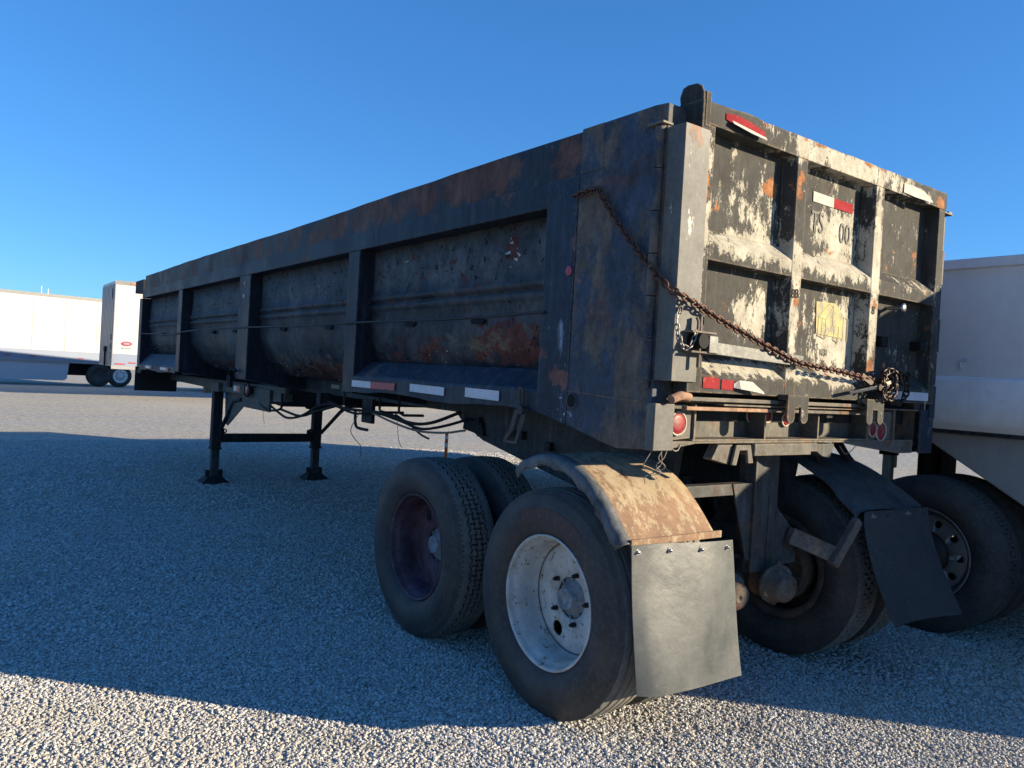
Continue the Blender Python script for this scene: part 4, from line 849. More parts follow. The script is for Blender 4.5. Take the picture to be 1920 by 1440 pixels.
for y in (ya, yb):
    make_wheel(TR, 1.745, y, zc, [('tyre', T_HEX)]+WH_in[1:2]+WH_in[2:], flip=True, label='inner right wheel with a brown rim' if y == ya else None)
    make_wheel(TR, 2.075, y, zc, [('tyre', T_HEX)]+WH_in[1:], flip=True)
    mb = MB(); mb.cyl((.2, y, zc), (1.95, y, zc), .062, 16); part('axle', mb, M['susp'], TR)
    for (x, s) in ((.50, 1), (1.60, -1)):
        mb = MB(); mb.lathe([(0, .10), (0, .19), (.012*s, .205), (-.17*s, .205), (-.17*s, .12), (-.2*s, .10)], 40, (x, y, zc)); part('brake_drum', mb, M['rimrust'], TR)
    for x in (.72, 1.44):
        mb = MB()
        for k in range(5): mb.box(x-.04, x+.04, y-.36+.03*k, y+.36-.03*k, .70-.018*k, .716-.018*k)
        part('leaf_spring', mb, M['susp'], TR, .002)
        mb = MB(); mb.box(x-.05, x+.05, y-.07, y+.07, .56, .58); mb.box(x-.05, x+.05, y-.07, y+.07, .68, .70); mb.box(x-.035, x-.02, y-.06, y-.045, .56, .70); part('spring_seat', mb, M['susp'], TR)
mb = MB(); mb.box(.68, .76, 1.04, 1.20, .64, .95); mb.box(1.40, 1.48, 1.04, 1.20, .64, .95); part('spring_hanger', mb, M['susp'], TR, .003)
# raised sidewall lettering on white wheel
def arc_letters(txt, rad, a0, step, size):
    out = MB()
    for k, ch in enumerate(txt):
        if ch == ' ': continue
        me = text_mesh(ch, size, .0008, M['letter']); a_ = a0-step*k      # angle from +y(right as seen from -x?) 
        # outer face looks to -x: screen-right is -y, up is +z
        for v in me.vertices:
            u, w_ = v.co.x, v.co.y; q = v.co.z
            # local frame at angle a_: tangent T, radial Rr
            Rr = Vector((0, math.cos(a_), math.sin(a_))); Tt = Vector((0, math.sin(a_), -math.cos(a_)))*1.0
            Tt = Vector((0, math.sin(a_), -math.cos(a_)))
            p = Rr*(rad+w_)-Tt*(-u)
            v.co = Vector((-.1418-q, p.y, p.z))
        o_ = len(out.v); out.v += [tuple(v.co) for v in me.vertices]
        for p in me.polygons: out.f.append([o_+i for i in p.vertices]); out.mi.append(1); out.sm.append(False)
    # brown backing band
    n_ = 24; a1 = a0+step*.8; a2 = a0-step*(len(txt)-.2); vs = []
    for k in range(n_+1):
        a_ = a1+(a2-a1)*k/n_
        for rr_, xx in ((rad-.020, -.1378), (rad+.005, -.1402), (rad+.025, -.1408), (rad+.048, -.1396)): vs.append((xx-.0004, rr_*math.cos(a_), rr_*math.sin(a_)))
    out.cur = 0; out.smooth = True
    out.add(vs, [(k*4+j, k*4+j+1, (k+1)*4+j+1, (k+1)*4+j) for k in range(n_) for j in range(3)])
    return out
mb = arc_letters('11R24.5', .378, R(118), R(8.5), .034)
me = mb.mesh('raised_lettering', [M['tyretext'], M['letter']]); o = bpy.data.objects.new('raised_lettering', me); COL.objects.link(o); o.parent = w1

# brake chambers
for (x, y0, y1, z, r_) in ((1.17, .05, .44, .575, .088), (.875, .12, .46, .545, .082)):
    mb = MB(); L_ = y0-y1
    mb.lathe([(L_+.004, 0), (L_+.004, .010), (L_-.002, .014), (L_, .022), (L_+.002, r_*.62), (L_+.014, r_*.80), (L_+.075, r_*.96), (L_+.080, r_*1.12), (L_+.084, r_*1.16), (L_+.100, r_*1.16), (L_+.104, r_*1.10), (L_+.112, r_*.98), (L_+.165, r_*.94), (L_+.170, r_*1.10), (L_+.190, r_*1.10), (L_+.195, r_*.94), (L_+.25, r_*.80), (L_+.27, r_*.45), (0, r_*.40), (0, 0)], 40, (0, 0, 0), 1)
    for k in range(2): mb.box(-.012+.0*k, .012, L_+.082, L_+.102, r_*1.1*(1 if k else -1)-.012, r_*1.1*(1 if k else -1)+.022)
    o = part('brake_chamber', mb, M['rustcap'], TR); o.location = Vector((x, y1, z))-Vector(TR.location); o.rotation_euler = (R(6), 0, R(-14))
hose([(.80, .35, .70), (.95, .30, .73), (1.05, .30, .72), (1.14, .32, .69), (1.15, .33, .655)], .013); hose([(.78, .30, .66), (.95, .24, .685), (1.05, .26, .68), (1.10, .32, .66)], .013)
mb = MB(); mb.box(1.12, 1.18, .29, .35, .655, .72); mb.box(1.31, 1.44, .38, .46, .58, .68); part('brake_fitting', mb, M['susp'], TR, .004)

# ------------------------------------------------------------------ mud flap hangers and fenders
mb = MB(); mb.box(.955, 1.145, .20, .206, .60, 1.19); mb.box(.955, .961, .206, .30, .60, 1.19); mb.box(1.06, 1.075, .206, .26, .60, 1.10); part('hanger_post', mb, M['susp'], TR, .003)
mb = MB(); mb.box(.30, .955, .22, .28, .99, 1.045); part('hanger_beam', mb, M['susp'], TR, .003)
mb = MB(); mb.prism([(.80, 1.045), (.958, 1.045), (.958, .66), (.93, .66)], 1, .214, .224); part('hanger_gusset', mb, M['susp'], TR)
mb = MB(); mb.prism([(1.07, .98), (1.30, .78), (1.32, .62), (1.15, .62), (1.07, .60)], 1, .195, .199); part('hanger_gusset', mb, M['susp'], TR)
mb = MB(); mb.bar((1.22, .17, .775), (1.52, .06, .655), .045, .085); part('hanger_arm', mb, M['armrust'], TR, .004)
mb = MB(); mb.bar((1.435, .05, .625), (1.60, .02, .855), .04, .050); part('hanger_arm', mb, M['armrust'], TR, .004)
# near fender
prof = [(.76, 1.085), (.72, 1.118), (.64, 1.150), (.54, 1.170), (.42, 1.160), (.31, 1.122), (.21, 1.060), (.13, .985), (.075, .925), (.04, .885), (.02, .868)]
pp = [(p.x, p.y) for p in smoothpath([(a, b, 0) for a, b in prof], 3)]
mb = MB(); mb.smooth = True; vs = []; nx_ = 12
for (y, z) in pp:
    for i in range(nx_+1):
        u = i/nx_; x = -.075+.53*u; drop = .004*math.sin(u*9+y*7)+(-.012 if u > .93 else 0); vs.append((x, y, z+drop))
mb.add(vs, [(j*(nx_+1)+i, j*(nx_+1)+i+1, (j+1)*(nx_+1)+i+1, (j+1)*(nx_+1)+i) for j in range(len(pp)-1) for i in range(nx_)])
o = part('fender', mb, M['fender'], TR, label='rusty brown steel fender over the near rear wheel'); t_ = o.modifiers.new('t', 'SOLIDIFY'); t_.thickness = .004; es = o.modifiers.new('es', 'EDGE_SPLIT'); es.split_angle = R(40)
mb = MB(); mb.smooth = True; vs = []
cx_, cz_ = .52, .52
for k, (y, z) in enumerate(pp):
    d = Vector((0, cx_-y, cz_-z)).normalized(); w_ = .0045*math.sin(k*1.3)+.003*math.sin(k*2.9)
    for (dx, t) in ((-.072, -.003), (-.098, .000), (-.116+w_, .008), (-.124+w_, .024), (-.122+w_*1.5, .046), (-.118-w_, .056+w_)): vs.append((dx, y+d.y*t, z+d.z*t))
mb.add(vs, [(j*6+i, j*6+i+1, (j+1)*6+i+1, (j+1)*6+i) for j in range(len(pp)-1) for i in range(5)])
o = part('fender_lip', mb, M['rubberlip'], TR); t_ = o.modifiers.new('t', 'SOLIDIFY'); t_.thickness = .004
mb = MB(); mb.bar((-.08, .02, .868), (.458, .005, .872), .012, .030); part('flap_clamp_strip', mb, M['fender'], TR, .002)
# far fender: black rubber
prof = [(.95, 1.05), (.80, 1.125), (.62, 1.17), (.45, 1.165), (.30, 1.115), (.17, 1.03), (.08, .955), (.02, .895)]
pp = [(p.x, p.y) for p in smoothpath([(a, b, 0) for a, b in prof], 4)]
mb = MB(); mb.smooth = True; vs = []
for k, (y, z) in enumerate(pp):
    for i in range(nx_+1):
        u = i/nx_; x = 1.58+(.70-.34*min(1, max(0, (y-.02)/.5)))*u; vs.append((x, y+(.01*math.sin(k*.9) if i == 0 else 0), z+.008*math.sin(u*6)+(-.03 if i == 0 else 0)))
mb.add(vs, [(j*(nx_+1)+i, j*(nx_+1)+i+1, (j+1)*(nx_+1)+i+1, (j+1)*(nx_+1)+i) for j in range(len(pp)-1) for i in range(nx_)])
o = part('fender', mb, M['oldrubber'], TR, label='black rubber-skinned fender over the far rear wheel'); t_ = o.modifiers.new('t', 'SOLIDIFY'); t_.thickness = .010; es = o.modifiers.new('es', 'EDGE_SPLIT'); es.split_angle = R(40)
# flaps
def flap(fn, mat, label, holes):
    mb = MB(); mb.smooth = True; nx_, nz_ = 16, 20; vs = [fn(i/nx_, j/nz_) for j in range(nz_+1) for i in range(nx_+1)]
    mb.add(vs, [(j*(nx_+1)+i, j*(nx_+1)+i+1, (j+1)*(nx_+1)+i+1, (j+1)*(nx_+1)+i) for j in range(nz_) for i in range(nx_)])
    o = part('mud_flap', mb, M[mat], TR, label=label); t_ = o.modifiers.new('t', 'SOLIDIFY'); t_.thickness = .0045; t_.offset = 1; es = o.modifiers.new('es', 'EDGE_SPLIT'); es.split_angle = R(40)
    for (u, v, kind) in holes:
        p = Vector(fn(u, v)); mb = MB()
        if kind: mb.cyl(p+Vector((0, -.016, 0)), p+Vector((0, .004, 0)), .0085, 6); mb.cyl(p+Vector((0, -.006, 0)), p+Vector((0, .002, 0)), .013, 14); mb.cyl(p+Vector((0, -.024, 0)), p+Vector((0, -.014, 0)), .004, 8)
        else: mb.cyl(p+Vector((0, -.0075, 0)), p+Vector((0, .001, 0)), .006, 12)
        bo = link('flap_bolt' if kind else 'bolt_hole', mb.mesh('flap_bolt', M['zinc'] if kind else M['black']), o)
        bo.location = (0, 0, 0)
def f1(u, v):   # v=0 top
    x = -.108+.625*u+(.05*v); y = -.010-.055*v-.018*math.sin(math.pi*u)*v+.008*math.sin(u*7)*(1-v)+.006*math.sin(u*5+v*4)+(.030*(1-u/.12)**2 if u < .12 else 0)*v
    return (x, y, .877-.025*u-.008-v*(.592-.035*u*0)+.0*u)
flap(f1, 'flap', 'scuffed grey mud flap behind the near rear wheel', [(.055, .045, 1), (.36, .05, 1), (.64, .05, 1), (.92, .05, 1)])
def f2(u, v):
    x = 1.612+.69*u-.07*v-.03*v*u; y = -.004-.25*(v**1.5)+.035*math.sin(math.pi*u)*v-.03*(u-.5)*v
    return (x, y, .902-.012*u-.535*v)
flap(f2, 'flapdark', 'glossy black mud flap kicked backwards behind the far rear wheel', [(.12, .05, 1), (.34, .05, 0), (.66, .05, 1), (.90, .06, 0)])
print('trailer ok')

# gate small fittings
mb = MB(); mb.cyl((1.75, .014, 1.985), (1.75, -.075, 1.985), .010, 10); mb.lathe([(0, .022), (-.006, .024), (-.010, .010), (-.012, 0)], 12, (1.75, -.072, 1.985), 1); gpart('bolt', mb, M['zinc'])
for (x, z) in ((1.64, 1.80), (2.045, 1.80)):
    mb = MB(); mb.box(x-.03, x+.03, -.045, .014, z-.025, z+.025); gpart('angle_clip', mb, M['black'], .002); mb = MB(); mb.box(x+.0305, x+.036, -.048, .014, z-.028, z+.028); gpart('angle_clip', mb, M['susp'])

# ================================================================== CHAINS
def link_mesh(L, w, r, mat, seg=6, n=8):
    """stadium link: long axis X, wide axis Y"""
    pts = []; hl = L/2-w/2
    for k in range(n+1): a_ = -math.pi/2+math.pi*k/n; pts.append((hl+(w/2)*math.cos(a_), (w/2)*math.sin(a_), 0))
    for k in range(n+1): a_ = math.pi/2+math.pi*k/n; pts.append((-hl+(w/2)*math.cos(a_), (w/2)*math.sin(a_), 0))
    mb = MB(); mb.tube(pts, r, seg, closed=True); return mb.mesh('chain_link', mat)
def chain_along(root, pts, pitch, me, twist0=0.0, jitter=.15, name='chain_link'):
    P = smoothpath(pts, 14); s = [0]
    for a_, b_ in zip(P, P[1:]): s.append(s[-1]+(b_-a_).length)
    L = s[-1]; cnt = max(2, int(L/pitch)); k = 0; rn = random.Random(cnt)
    def at(d):
        nonlocal k
        d = min(max(d, 0), L-1e-6); i = 0
        while s[i+1] < d: i += 1
        t = (d-s[i])/(s[i+1]-s[i]+1e-9); return P[i].lerp(P[i+1], t)
    for j in range(cnt):
        a_ = at(j*pitch-.1*pitch); b_ = at((j+1)*pitch+.1*pitch); d = (b_-a_)
        if d.length < 1e-5: continue
        q = d.to_track_quat('X', 'Z').to_matrix().to_4x4()
        rot = Matrix.Rotation(twist0+(math.pi/2 if j % 2 else 0)+rn.uniform(-jitter, jitter), 4, 'X')
        o = bpy.data.objects.new(name, me); COL.objects.link(o); o.parent = root
        o.matrix_local = Matrix.Translation((a_+b_)/2-Vector(root.location)) @ q @ rot
def cthing(name, label, loc): return thing(name, label, 'chain', loc)
LM = link_mesh(.038, .026, .0048, M['chain']); LD = link_mesh(.040, .028, .0055, M['chaindark']); LZ = link_mesh(.030, .017, .0032, M['chainzinc'])
C1 = cthing('load_chain', 'long rusty brown chain stretched from the side rail down across the tailgate', (-.03, .50, 2.34))
chain_along(C1, [(-.018, .56, 2.342), (-.022, .50, 2.350), (-.022, .44, 2.352), (-.022, .395, 2.348), (-.024, .36, 2.30), (-.028, .178, 2.10), (-.030, .017, 1.950), (-.028, -.060, 1.885), (-.016, -.092, 1.868), (.03, -.10, 1.852), (.187, -.098, 1.803),
                 (.437, -.100, 1.733), (.629, -.098, 1.684), (.80, -.094, 1.645), (.95, -.098, 1.630), (1.10, -.10, 1.622), (1.28, -.10, 1.605), (1.46, -.095, 1.590), (1.54, -.092, 1.582)], .0285, LM)
C2 = cthing('chain_bundle', 'dark tangled coil of chain wrapped around the second tailgate rib', (1.52, -.09, 1.56)); rn = random.Random(21)
for q in range(4):
    pts = []; cx_, cz_ = 1.535+rn.uniform(-.01, .02), 1.575+rn.uniform(-.01, .01); r1 = .035+.014*q; ph = rn.uniform(0, 6)
    for k in range(9): a_ = ph+2*math.pi*k/8.0; pts.append((cx_+r1*.9*math.cos(a_)+rn.uniform(-.006, .006), -.095-.012*q+rn.uniform(-.012, .006), cz_+r1*math.sin(a_)+rn.uniform(-.006, .006)))
    chain_along(C2, pts, .030, LD, rn.uniform(0, 1), .5)
C3 = cthing('chain_loop', 'dark chain loop hanging right of the coil with a hook at its top', (1.70, -.09, 1.48))
chain_along(C3, [(1.56, -.10, 1.535), (1.60, -.10, 1.505), (1.655, -.10, 1.485), (1.72, -.10, 1.485), (1.765, -.10, 1.51), (1.79, -.10, 1.555), (1.785, -.10, 1.60), (1.755, -.10, 1.63), (1.73, -.09, 1.645)], .030, LD)
mb = MB(); mb.tube(smoothpath([(1.645, -.10, 1.615), (1.650, -.105, 1.640), (1.675, -.105, 1.655), (1.705, -.10, 1.645), (1.715, -.10, 1.615), (1.725, -.10, 1.590), (1.745, -.10, 1.58)], 4), [.005]*4+[.011]*21, 10) if False else mb.tube(smoothpath([(1.645, -.10, 1.615), (1.650, -.105, 1.640), (1.675, -.105, 1.655), (1.705, -.10, 1.645), (1.715, -.10, 1.615), (1.725, -.10, 1.590), (1.745, -.10, 1.58)], 4), .010, 10)
part('grab_hook', mb, M['chaindark'], C3)
mb = MB(); mb.cyl((1.755, -.115, 1.635), (1.815, -.085, 1.628), .014, 10); part('shackle', mb, M['black'], C3)
BD = thing('chain_binder', 'lever chain binder with a grey handle lying across the tangled chain', 'chain binder', (1.42, -.13, 1.55))
mb = MB(); mb.bar((1.405, -.135, 1.553), (1.600, -.118, 1.592), .012, .020); part('handle', mb, M['handle'], BD, .003)
mb = MB(); mb.bar((1.205, -.115, 1.519), (1.42, -.135, 1.556), .012, .017); part('lever', mb, M['flapdark'], BD, .004)
mb = MB(); mb.bar((1.34, -.095, 1.610), (1.44, -.105, 1.565), .016, .03); mb.cyl((1.43, -.15, 1.556), (1.43, -.09, 1.556), .016, 12); part('yoke', mb, M['chaindark'], BD, .002)
C4 = cthing('latch_chain', 'short zinc grey chain looped beside the latch on the left edge', (.0, -.10, 1.66))
chain_along(C4, [(.004, -.079, 1.812), (-.004, -.085, 1.80), (-.008, -.088, 1.76), (.0, -.092, 1.71), (.008, -.10, 1.675), (.028, -.108, 1.655), (.052, -.112, 1.662), (.068, -.112, 1.69), (.082, -.11, 1.72), (.098, -.105, 1.745)], .023, LZ)
mb = MB(); mb.tube(smoothpath([(.0, -.074, 1.795), (.004, -.085, 1.818), (.018, -.088, 1.815), (.020, -.078, 1.79)], 4), .004, 8); part('chain_eye', mb, M['armrust'], C4)
mb = MB(); mb.tube(smoothpath([(.098, -.105, 1.73), (.105, -.10, 1.765), (.100, -.095, 1.785)], 4), .006, 8); part('pin_head', mb, M['armrust'], C4)

# ================================================================== WHITE HOPPER TRAILER (right)
def white_trailer(label):
    T = thing('hopper_trailer', label, 'trailer', (4.15, 3.0, 0))
    x0, x1 = 2.92, 5.40; y0, y1 = -1.55, 7.7
    # side shell with folds (both sides)
    for s in (1, -1):
        def X(d): return x0+d if s > 0 else x1-d
        prof = [(.05, 2.40), (.0, 2.42), (-.005, 2.418), (-.005, 2.360), (.012, 2.352), (.02, 2.300), (.022, 1.668)]
        vs = []; ny = 2
        for y in (y0, y1):
            for d, z in prof: vs.append((X(d), y, z))
        m = len(prof); mb = MB(); mb.add(vs, [(i, i+1, m+i+1, m+i) for i in range(m-1)]); o = part('upper_side', mb, M['whitepaint'], T); t_ = o.modifiers.new('t', 'SOLIDIFY'); t_.thickness = .01
        ys = [y0+(y1-y0)*k/60 for k in range(61)]; rn = random.Random(4); vs = []
        prof2 = [(.022, 1.666), (.004, 1.660), (.0, 1.640), (.0, 1.520), (-.002, 1.375), (.015, 1.365), (.05, 1.308), (.10, 1.300)]
        for y in ys:
            for j, (d, z) in enumerate(prof2): vs.append((X(d+(rn.uniform(-.0018, .0018) if 1 < j < 5 else 0)), y, z))
        m = len(prof2); mb = MB(); mb.smooth = True; mb.add(vs, [(k*m+i, k*m+i+1, (k+1)*m+i+1, (k+1)*m+i) for k in range(60) for i in range(m-1)]); o = part('lower_side', mb, M['whitepaint2'], T); t_ = o.modifiers.new('t', 'SOLIDIFY'); t_.thickness = .01
    mb = MB(); mb.box(x0+.03, x1-.03, y0, y0+.04, 1.32, 2.40); part('end_wall', mb, M['whitepaint'], T)
    mb = MB(); mb.box(x0+.03, x1-.03, y1-.04, y1, 1.32, 2.40); part('end_wall', mb, M['whitepaint'], T)
    mb = MB(); mb.box(x0+.04, x1-.04, y0+.04, y1-.04, 1.30, 1.33); part('floor', mb, M['dark'], T)
    # hopper bag below
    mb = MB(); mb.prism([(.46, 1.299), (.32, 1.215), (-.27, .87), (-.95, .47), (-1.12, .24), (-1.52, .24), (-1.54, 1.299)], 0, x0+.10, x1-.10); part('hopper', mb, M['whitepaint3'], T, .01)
    mb = MB(); mb.prism([(-1.551, 1.92), (-1.551, .24), (-2.12, .24), (-2.18, 1.80)], 0, x0+.02, x1-.02); part('rear_shade_block', mb, M['whitepaint3'], T, .01)  # unseen block added behind the body to shade the dump trailer's hangers
    mb = MB(); mb.box(3.6, 3.72, -1.9, 7.2, 1.02, 1.29); mb.box(4.6, 4.72, -1.9, 7.2, 1.02, 1.29); part('frame_rail', mb, M['black'], T) if False else None
    mb = MB(); mb.box(3.75, 3.86, .6, 7.2, 1.12, 1.299); part('frame_rail', mb, M['dark'], T); mb = MB(); mb.box(4.46, 4.57, .6, 7.2, 1.12, 1.299); part('frame_rail', mb, M['dark'], T)
    mb = MB(); mb.box(4.29, 4.91, .99, 1.03, .85, 1.30); mb.box(4.58, 4.62, .97, .99, .85, 1.30); part('hanging_box', mb, M['black'], T, .004)
    mb = MB(); mb.box(3.80, 3.85, 1.0, 1.07, .05, 1.05); mb.box(3.85, 3.855, 1.0, 1.03, .05, 1.05); mb.cyl((3.87, 1.0, .95), (3.87, 1.0, 1.05), .012, 8); part('support_stake', mb, M['postw'], T, .003)
    mb = MB(); mb.box(3.78, 3.88, .98, 1.09, 1.05, 1.12); mb.box(3.72, 3.95, .9, 1.15, .0, .05); part('stake_bracket', mb, M['dark'], T)
    mb = MB(); mb.lathe([(0, 0), (.004, .08), (.03, .12), (.75, .12), (.78, .08), (.784, 0)], 24, (3.98, 1.15, 1.17)); part('air_tank', mb, M['frame'], T)
    disc = wheel_parts(T_DARK, M['rimalu'], -.035, 10, M['hub'], 0, 0, 0, phase=0, holer=.023, holeR=.205)
    mb = MB(); mb.lathe([(-.02, .15), (-.055, .145), (-.075, .12), (-.09, .085), (-.10, .05), (-.10, 0)], 30); hubm = ('hub', mb.mesh('hub', M['greasy']))
    for (yy) in (.30,):
        make_wheel(T, 3.02, yy, .5005, disc+[hubm], label='outer wheel with ten round hand holes' if yy < 1 else None)
        make_wheel(T, 3.35, yy, .5005, [('tyre', T_DARK)]+WH_in[1:])
        make_wheel(T, 4.98, yy, .5005, [('tyre', T_DARK)]+WH_in[1:], flip=True); make_wheel(T, 5.30, yy, .5005, disc+[hubm], flip=True)
        mb = MB(); mb.cyl((3.1, yy, .511), (5.2, yy, .511), .06, 14); part('axle', mb, M['dark'], T)
    mb = MB(); mb.tube(smoothpath([(2.909, -.245, 1.735), (2.905, -.225, 1.775), (2.905, -.232, 1.812), (2.91, -.275, 1.838)], 4), .010, 8) if False else mb.tube(smoothpath([(2.93, .13, 1.715), (2.93, .145, 1.745), (2.93, .135, 1.765), (2.93, .10, 1.775)], 4), .008, 8)
    part('grab_handle', mb, M['tapew'], T)
    return T
WT = white_trailer('white bottom-dump hopper trailer parked right beside the black dump trailer')
WT2 = copy_tree(WT); WT2.location = Vector(WT.location)+Vector((3.6, -1.35, 0)); WT2['label'] = 'second white hopper trailer, unseen beyond the first one on the right, added to cast shade'  # copy out of view, added for its shadow on the gravel

# ================================================================== BACKGROUND VANS
def van(label, loc, rz, L, H, zb, skirt, text=False, bogie=True):
    """local: front-left corner at origin, body runs +x for L, depth +y 2.4"""
    T = thing('box_trailer', label, 'trailer', loc, None, rz); D = 2.4; T.location = loc
    def P(name, mb, mat, bev=0.0):
        o = link(name, mb.mesh(name, mat), T, bev, loc=(0, 0, 0)); return o
    mb = MB(); mb.box(.0, L, 0, D, zb, H); P('body', mb, M['van'], .03)
    k = int(L/1.22)
    for i in range(k+1):
        x = min(L-.04, i*L/k); mb = MB(); mb.box(x, x+.025, -.006, -.0005, zb, H-.1); P('seam_strip', mb, M['vangrey'])
    mb = MB(); mb.box(-.01, L+.01, -.012, -.001, H-.12, H+.01); P('roof_rail', mb, M['vanroof'])
    mb = MB(); mb.box(-.01, L+.01, -.016, -.001, zb-.08, zb+.02); P('side_sill', mb, M['vangrey'])
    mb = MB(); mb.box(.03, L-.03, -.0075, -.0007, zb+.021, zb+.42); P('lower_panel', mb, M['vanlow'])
    # end face ribs
    for i in range(9):
        y = .12+i*(D-.3)/8; mb = MB(); mb.box(-.02, -.0005, y, y+.06, zb+.05, H-.1); P('end_rib', mb, M['vangrey'])
    mb = MB(); mb.box(-.012, -.0003, .02, D-.02, zb+.02, H-.1); P('end_panel', mb, M['vangrey'])
    for i in range(int(L/.9)):
        x = .5+i*.9
        if (i % 3) == 2: continue
        mb = MB(); mb.box(x, x+.22, -.020, -.0165 if False else -.0168, zb+.12, zb+.16); P('reflective_tape', mb, M['taper'])
    return T, P
# far van with aero skirt, lit side facing the camera
far, P = van('long white box trailer with a side skirt parked far away on the left', (-11.4, 33.35, 0), R(9), 15.9, 3.80, 1.05, True)
mb = MB(); mb.prism([(1.5, .24), (13.50, .22), (13.63, .30), (13.70, 1.02), (1.5, 1.02)], 1, .06, .10)
P('side_skirt', mb, M['vanskirt'])
mb = MB(); mb.box(0.6, 15.7, .5, 1.9, .75, 1.0); P('underframe', mb, M['black'])
mb = MB(); mb.box(9.15, 9.42, .048, .056, .90, .97); P('marker_lamp', mb, M['amber'])
mb = MB(); mb.box(13.6, 15.7, .5, 1.9, .45, .8); P('bogie', mb, M['black'])
for (x) in (14.9, 15.75):
    mb = MB(); mb.lathe([(.03, 0), (.03, .30), (0, .31), (0, .36), (.02, .48), (.06, .50), (.24, .50), (.28, .48)], 32, (0, 0, 0), 1); tm = mb.mesh('tyre', M['tyre'])
    mb = MB(); mb.lathe([(-.006, .31), (-.004, .28), (.020, .26), (.018, .12), (-.015, .11), (-.03, .06), (-.03, 0)], 32, (0, 0, 0), 1); rm = mb.mesh('rim', M['postw'])
    mb = MB()
    for k in range(8): a_ = 2*math.pi*k/8; mb.cyl((.17*math.cos(a_), .025, .17*math.sin(a_)), (.17*math.cos(a_), .012, .17*math.sin(a_)), .028, 10)
    hm = mb.mesh('hand_holes', M['black'])
    w = bpy.data.objects.new('wheel', None); COL.objects.link(w); w.parent = far; w.location = (x, .02, .50)
    for nm, me in ((('tyre', tm), ('rim', rm), ('hand_holes', hm)) if x > 15 else (('tyre', tm),)):
        o = bpy.data.objects.new(nm, me); COL.objects.link(o); o.parent = w
# nearer van, end face in shade, side lit
nv, P = van('tall white box trailer with a shaded grey ribbed end beside the black trailer nose', (2.17, 25.84, 0), R(0), 13.5, 3.86, 1.07, False)
mb = MB(); mb.box(.18, .22, -.022, -.018, 1.25, 1.29) if False else mb.box(.10, .40, -.024, -.0185, 1.14, 1.18); P('tail_tape', mb, M['taper'])
mb = MB(); mb.lathe([(0, 0), (0, 1)], 24, (0, 0, 0), 1); me = mb.mesh('oval_badge', M['taper']); o = link('oval_badge', me, nv, loc=(.42, -.022, 1.83)); o.scale = (.16, 1, .075)
mb = MB(); mb.lathe([(0, 0), (0, 1)], 24, (0, 0, 0), 1); me = mb.mesh('oval_badge', M['vanlow']); o = link('oval_badge', me, nv, loc=(.42, -.0235, 1.83)); o.scale = (.10, 1, .035)
mb = MB(); mb.box(.28, .56, -.022, -.019, 1.66, 1.70); P('badge_line', mb, M['vangrey'])
for txt, z in (('0', 1.92), ('0', 1.62), ('2', 1.33)):
    me = text_mesh(txt, .30, .002, M['black']); link('unit_number', me, nv, loc=(-.026, .20, z), rot=(R(90), 0, R(-90)))
mb = MB(); mb.box(.45, .75, -.03, -.0165, 3.78, 3.83); P('marker_lamp', mb, M['amber'])
mb = MB(); mb.box(-.05, -.022, .28, .44, 3.30, 3.62); P('vent', mb, M['vangrey'])
mb = MB(); mb.box(-.08, -.022, .9, 1.15, 1.55, 1.72); mb.cyl((-.06, .95, 1.08), (-.06, .95, 1.6), .03, 8); P('end_connector', mb, M['black'])
mb = MB(); mb.box(9.5, 12.5, .3, 2.1, .45, 1.0); P('bogie', mb, M['black'])
mb = MB(); mb.box(7.2, 13.3, .5, 1.9, .82, 1.0); P('underframe', mb, M['black'])
for x in (10.2, 11.5):
    w = bpy.data.objects.new('wheel', None); COL.objects.link(w); w.parent = nv; w.location = (x, .02, .50)
    for nm, me in (('tyre', tm), ('rim', rm)):
        o = bpy.data.objects.new(nm, me); COL.objects.link(o); o.parent = w
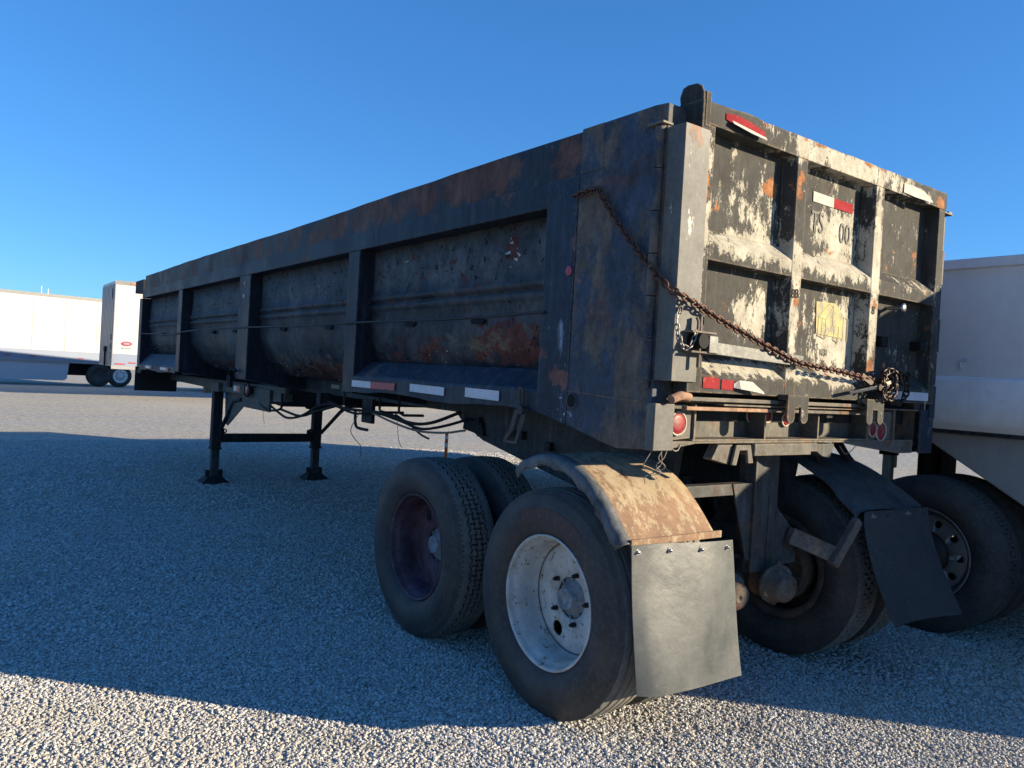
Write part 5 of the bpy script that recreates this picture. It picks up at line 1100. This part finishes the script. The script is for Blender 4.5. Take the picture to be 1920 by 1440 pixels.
# low flatbed hull behind the nose, orange end
fl = thing('flatbed_trailer', 'low dark flatbed trailer with an orange headboard seen beneath the black trailer', 'trailer', (6.2, 34.0, 0))
mb = MB(); mb.box(6.0, 10.5, 34.0, 36.2, .55, .75); part('deck', mb, M['dark'], fl); mb = MB(); mb.box(6.0, 7.4, 33.95, 34.0, .50, .62); part('side_board', mb, M['orange'], fl)
mb = MB(); mb.box(6.9, 7.05, 33.93, 33.98, .45, .90); part('stake', mb, M['orange'], fl)
for x in (9.5,):
    mb = MB(); mb.lathe([(0, 0), (0, .28), (.03, .33), (.25, .33), (.28, .28), (.28, 0)], 20, (x, 34.2, .33), 1); part('wheel', mb, M['black'], fl)
mb = MB(); mb.box(7.02, 7.30, 33.0, 33.25, 0, .33)
o = part('wood_block', mb, M['wood'], None, .01); o['label'] = 'small square timber block standing on the gravel far off under the trailer nose'; o['category'] = 'block'

# marker post
bp = thing('marker_post', 'short round marker post banded orange and white behind the near wheels', 'marker post', (4.825, 9.34, 0))
mb = MB(); rr_ = .030; z = 0.0
mb.cyl((4.825, 9.34, 0), (4.825, 9.34, .012), .07, 20); part('base', mb, M['black'], bp)
for (z0, z1, m_) in ((.012, .205, 'orange'), (.205, .275, 'postw'), (.275, .345, 'orange'), (.345, .405, 'postw'), (.405, .455, 'orange')):
    mb = MB(); mb.cyl((4.825, 9.34, z0), (4.825, 9.34, z1), rr_+(.0012 if m_ == 'postw' else 0), 18); part('band', mb, M[m_], bp)
# distant masts
for k, x in enumerate((2.55, 2.95)):
    mt = thing('radio_mast', ['thin left radio mast poking above the far box trailer roof', 'thin right radio mast poking above the far box trailer roof'][k], 'mast', (x+.55, 60, 0), 'radio masts above the far trailer')
    mb = MB(); mb.cyl((x+.55, 60, 0), (x+.55, 60, 5.2), .03, 6); part('pole', mb, M['postw'], mt)
    mb = MB(); mb.cyl((x+.55, 60, 5.2), (x+.55, 60, 5.8-.15*k), .03, 6); part('antenna', mb, M['postw'], mt)
print('scene ok', len(bpy.data.objects))
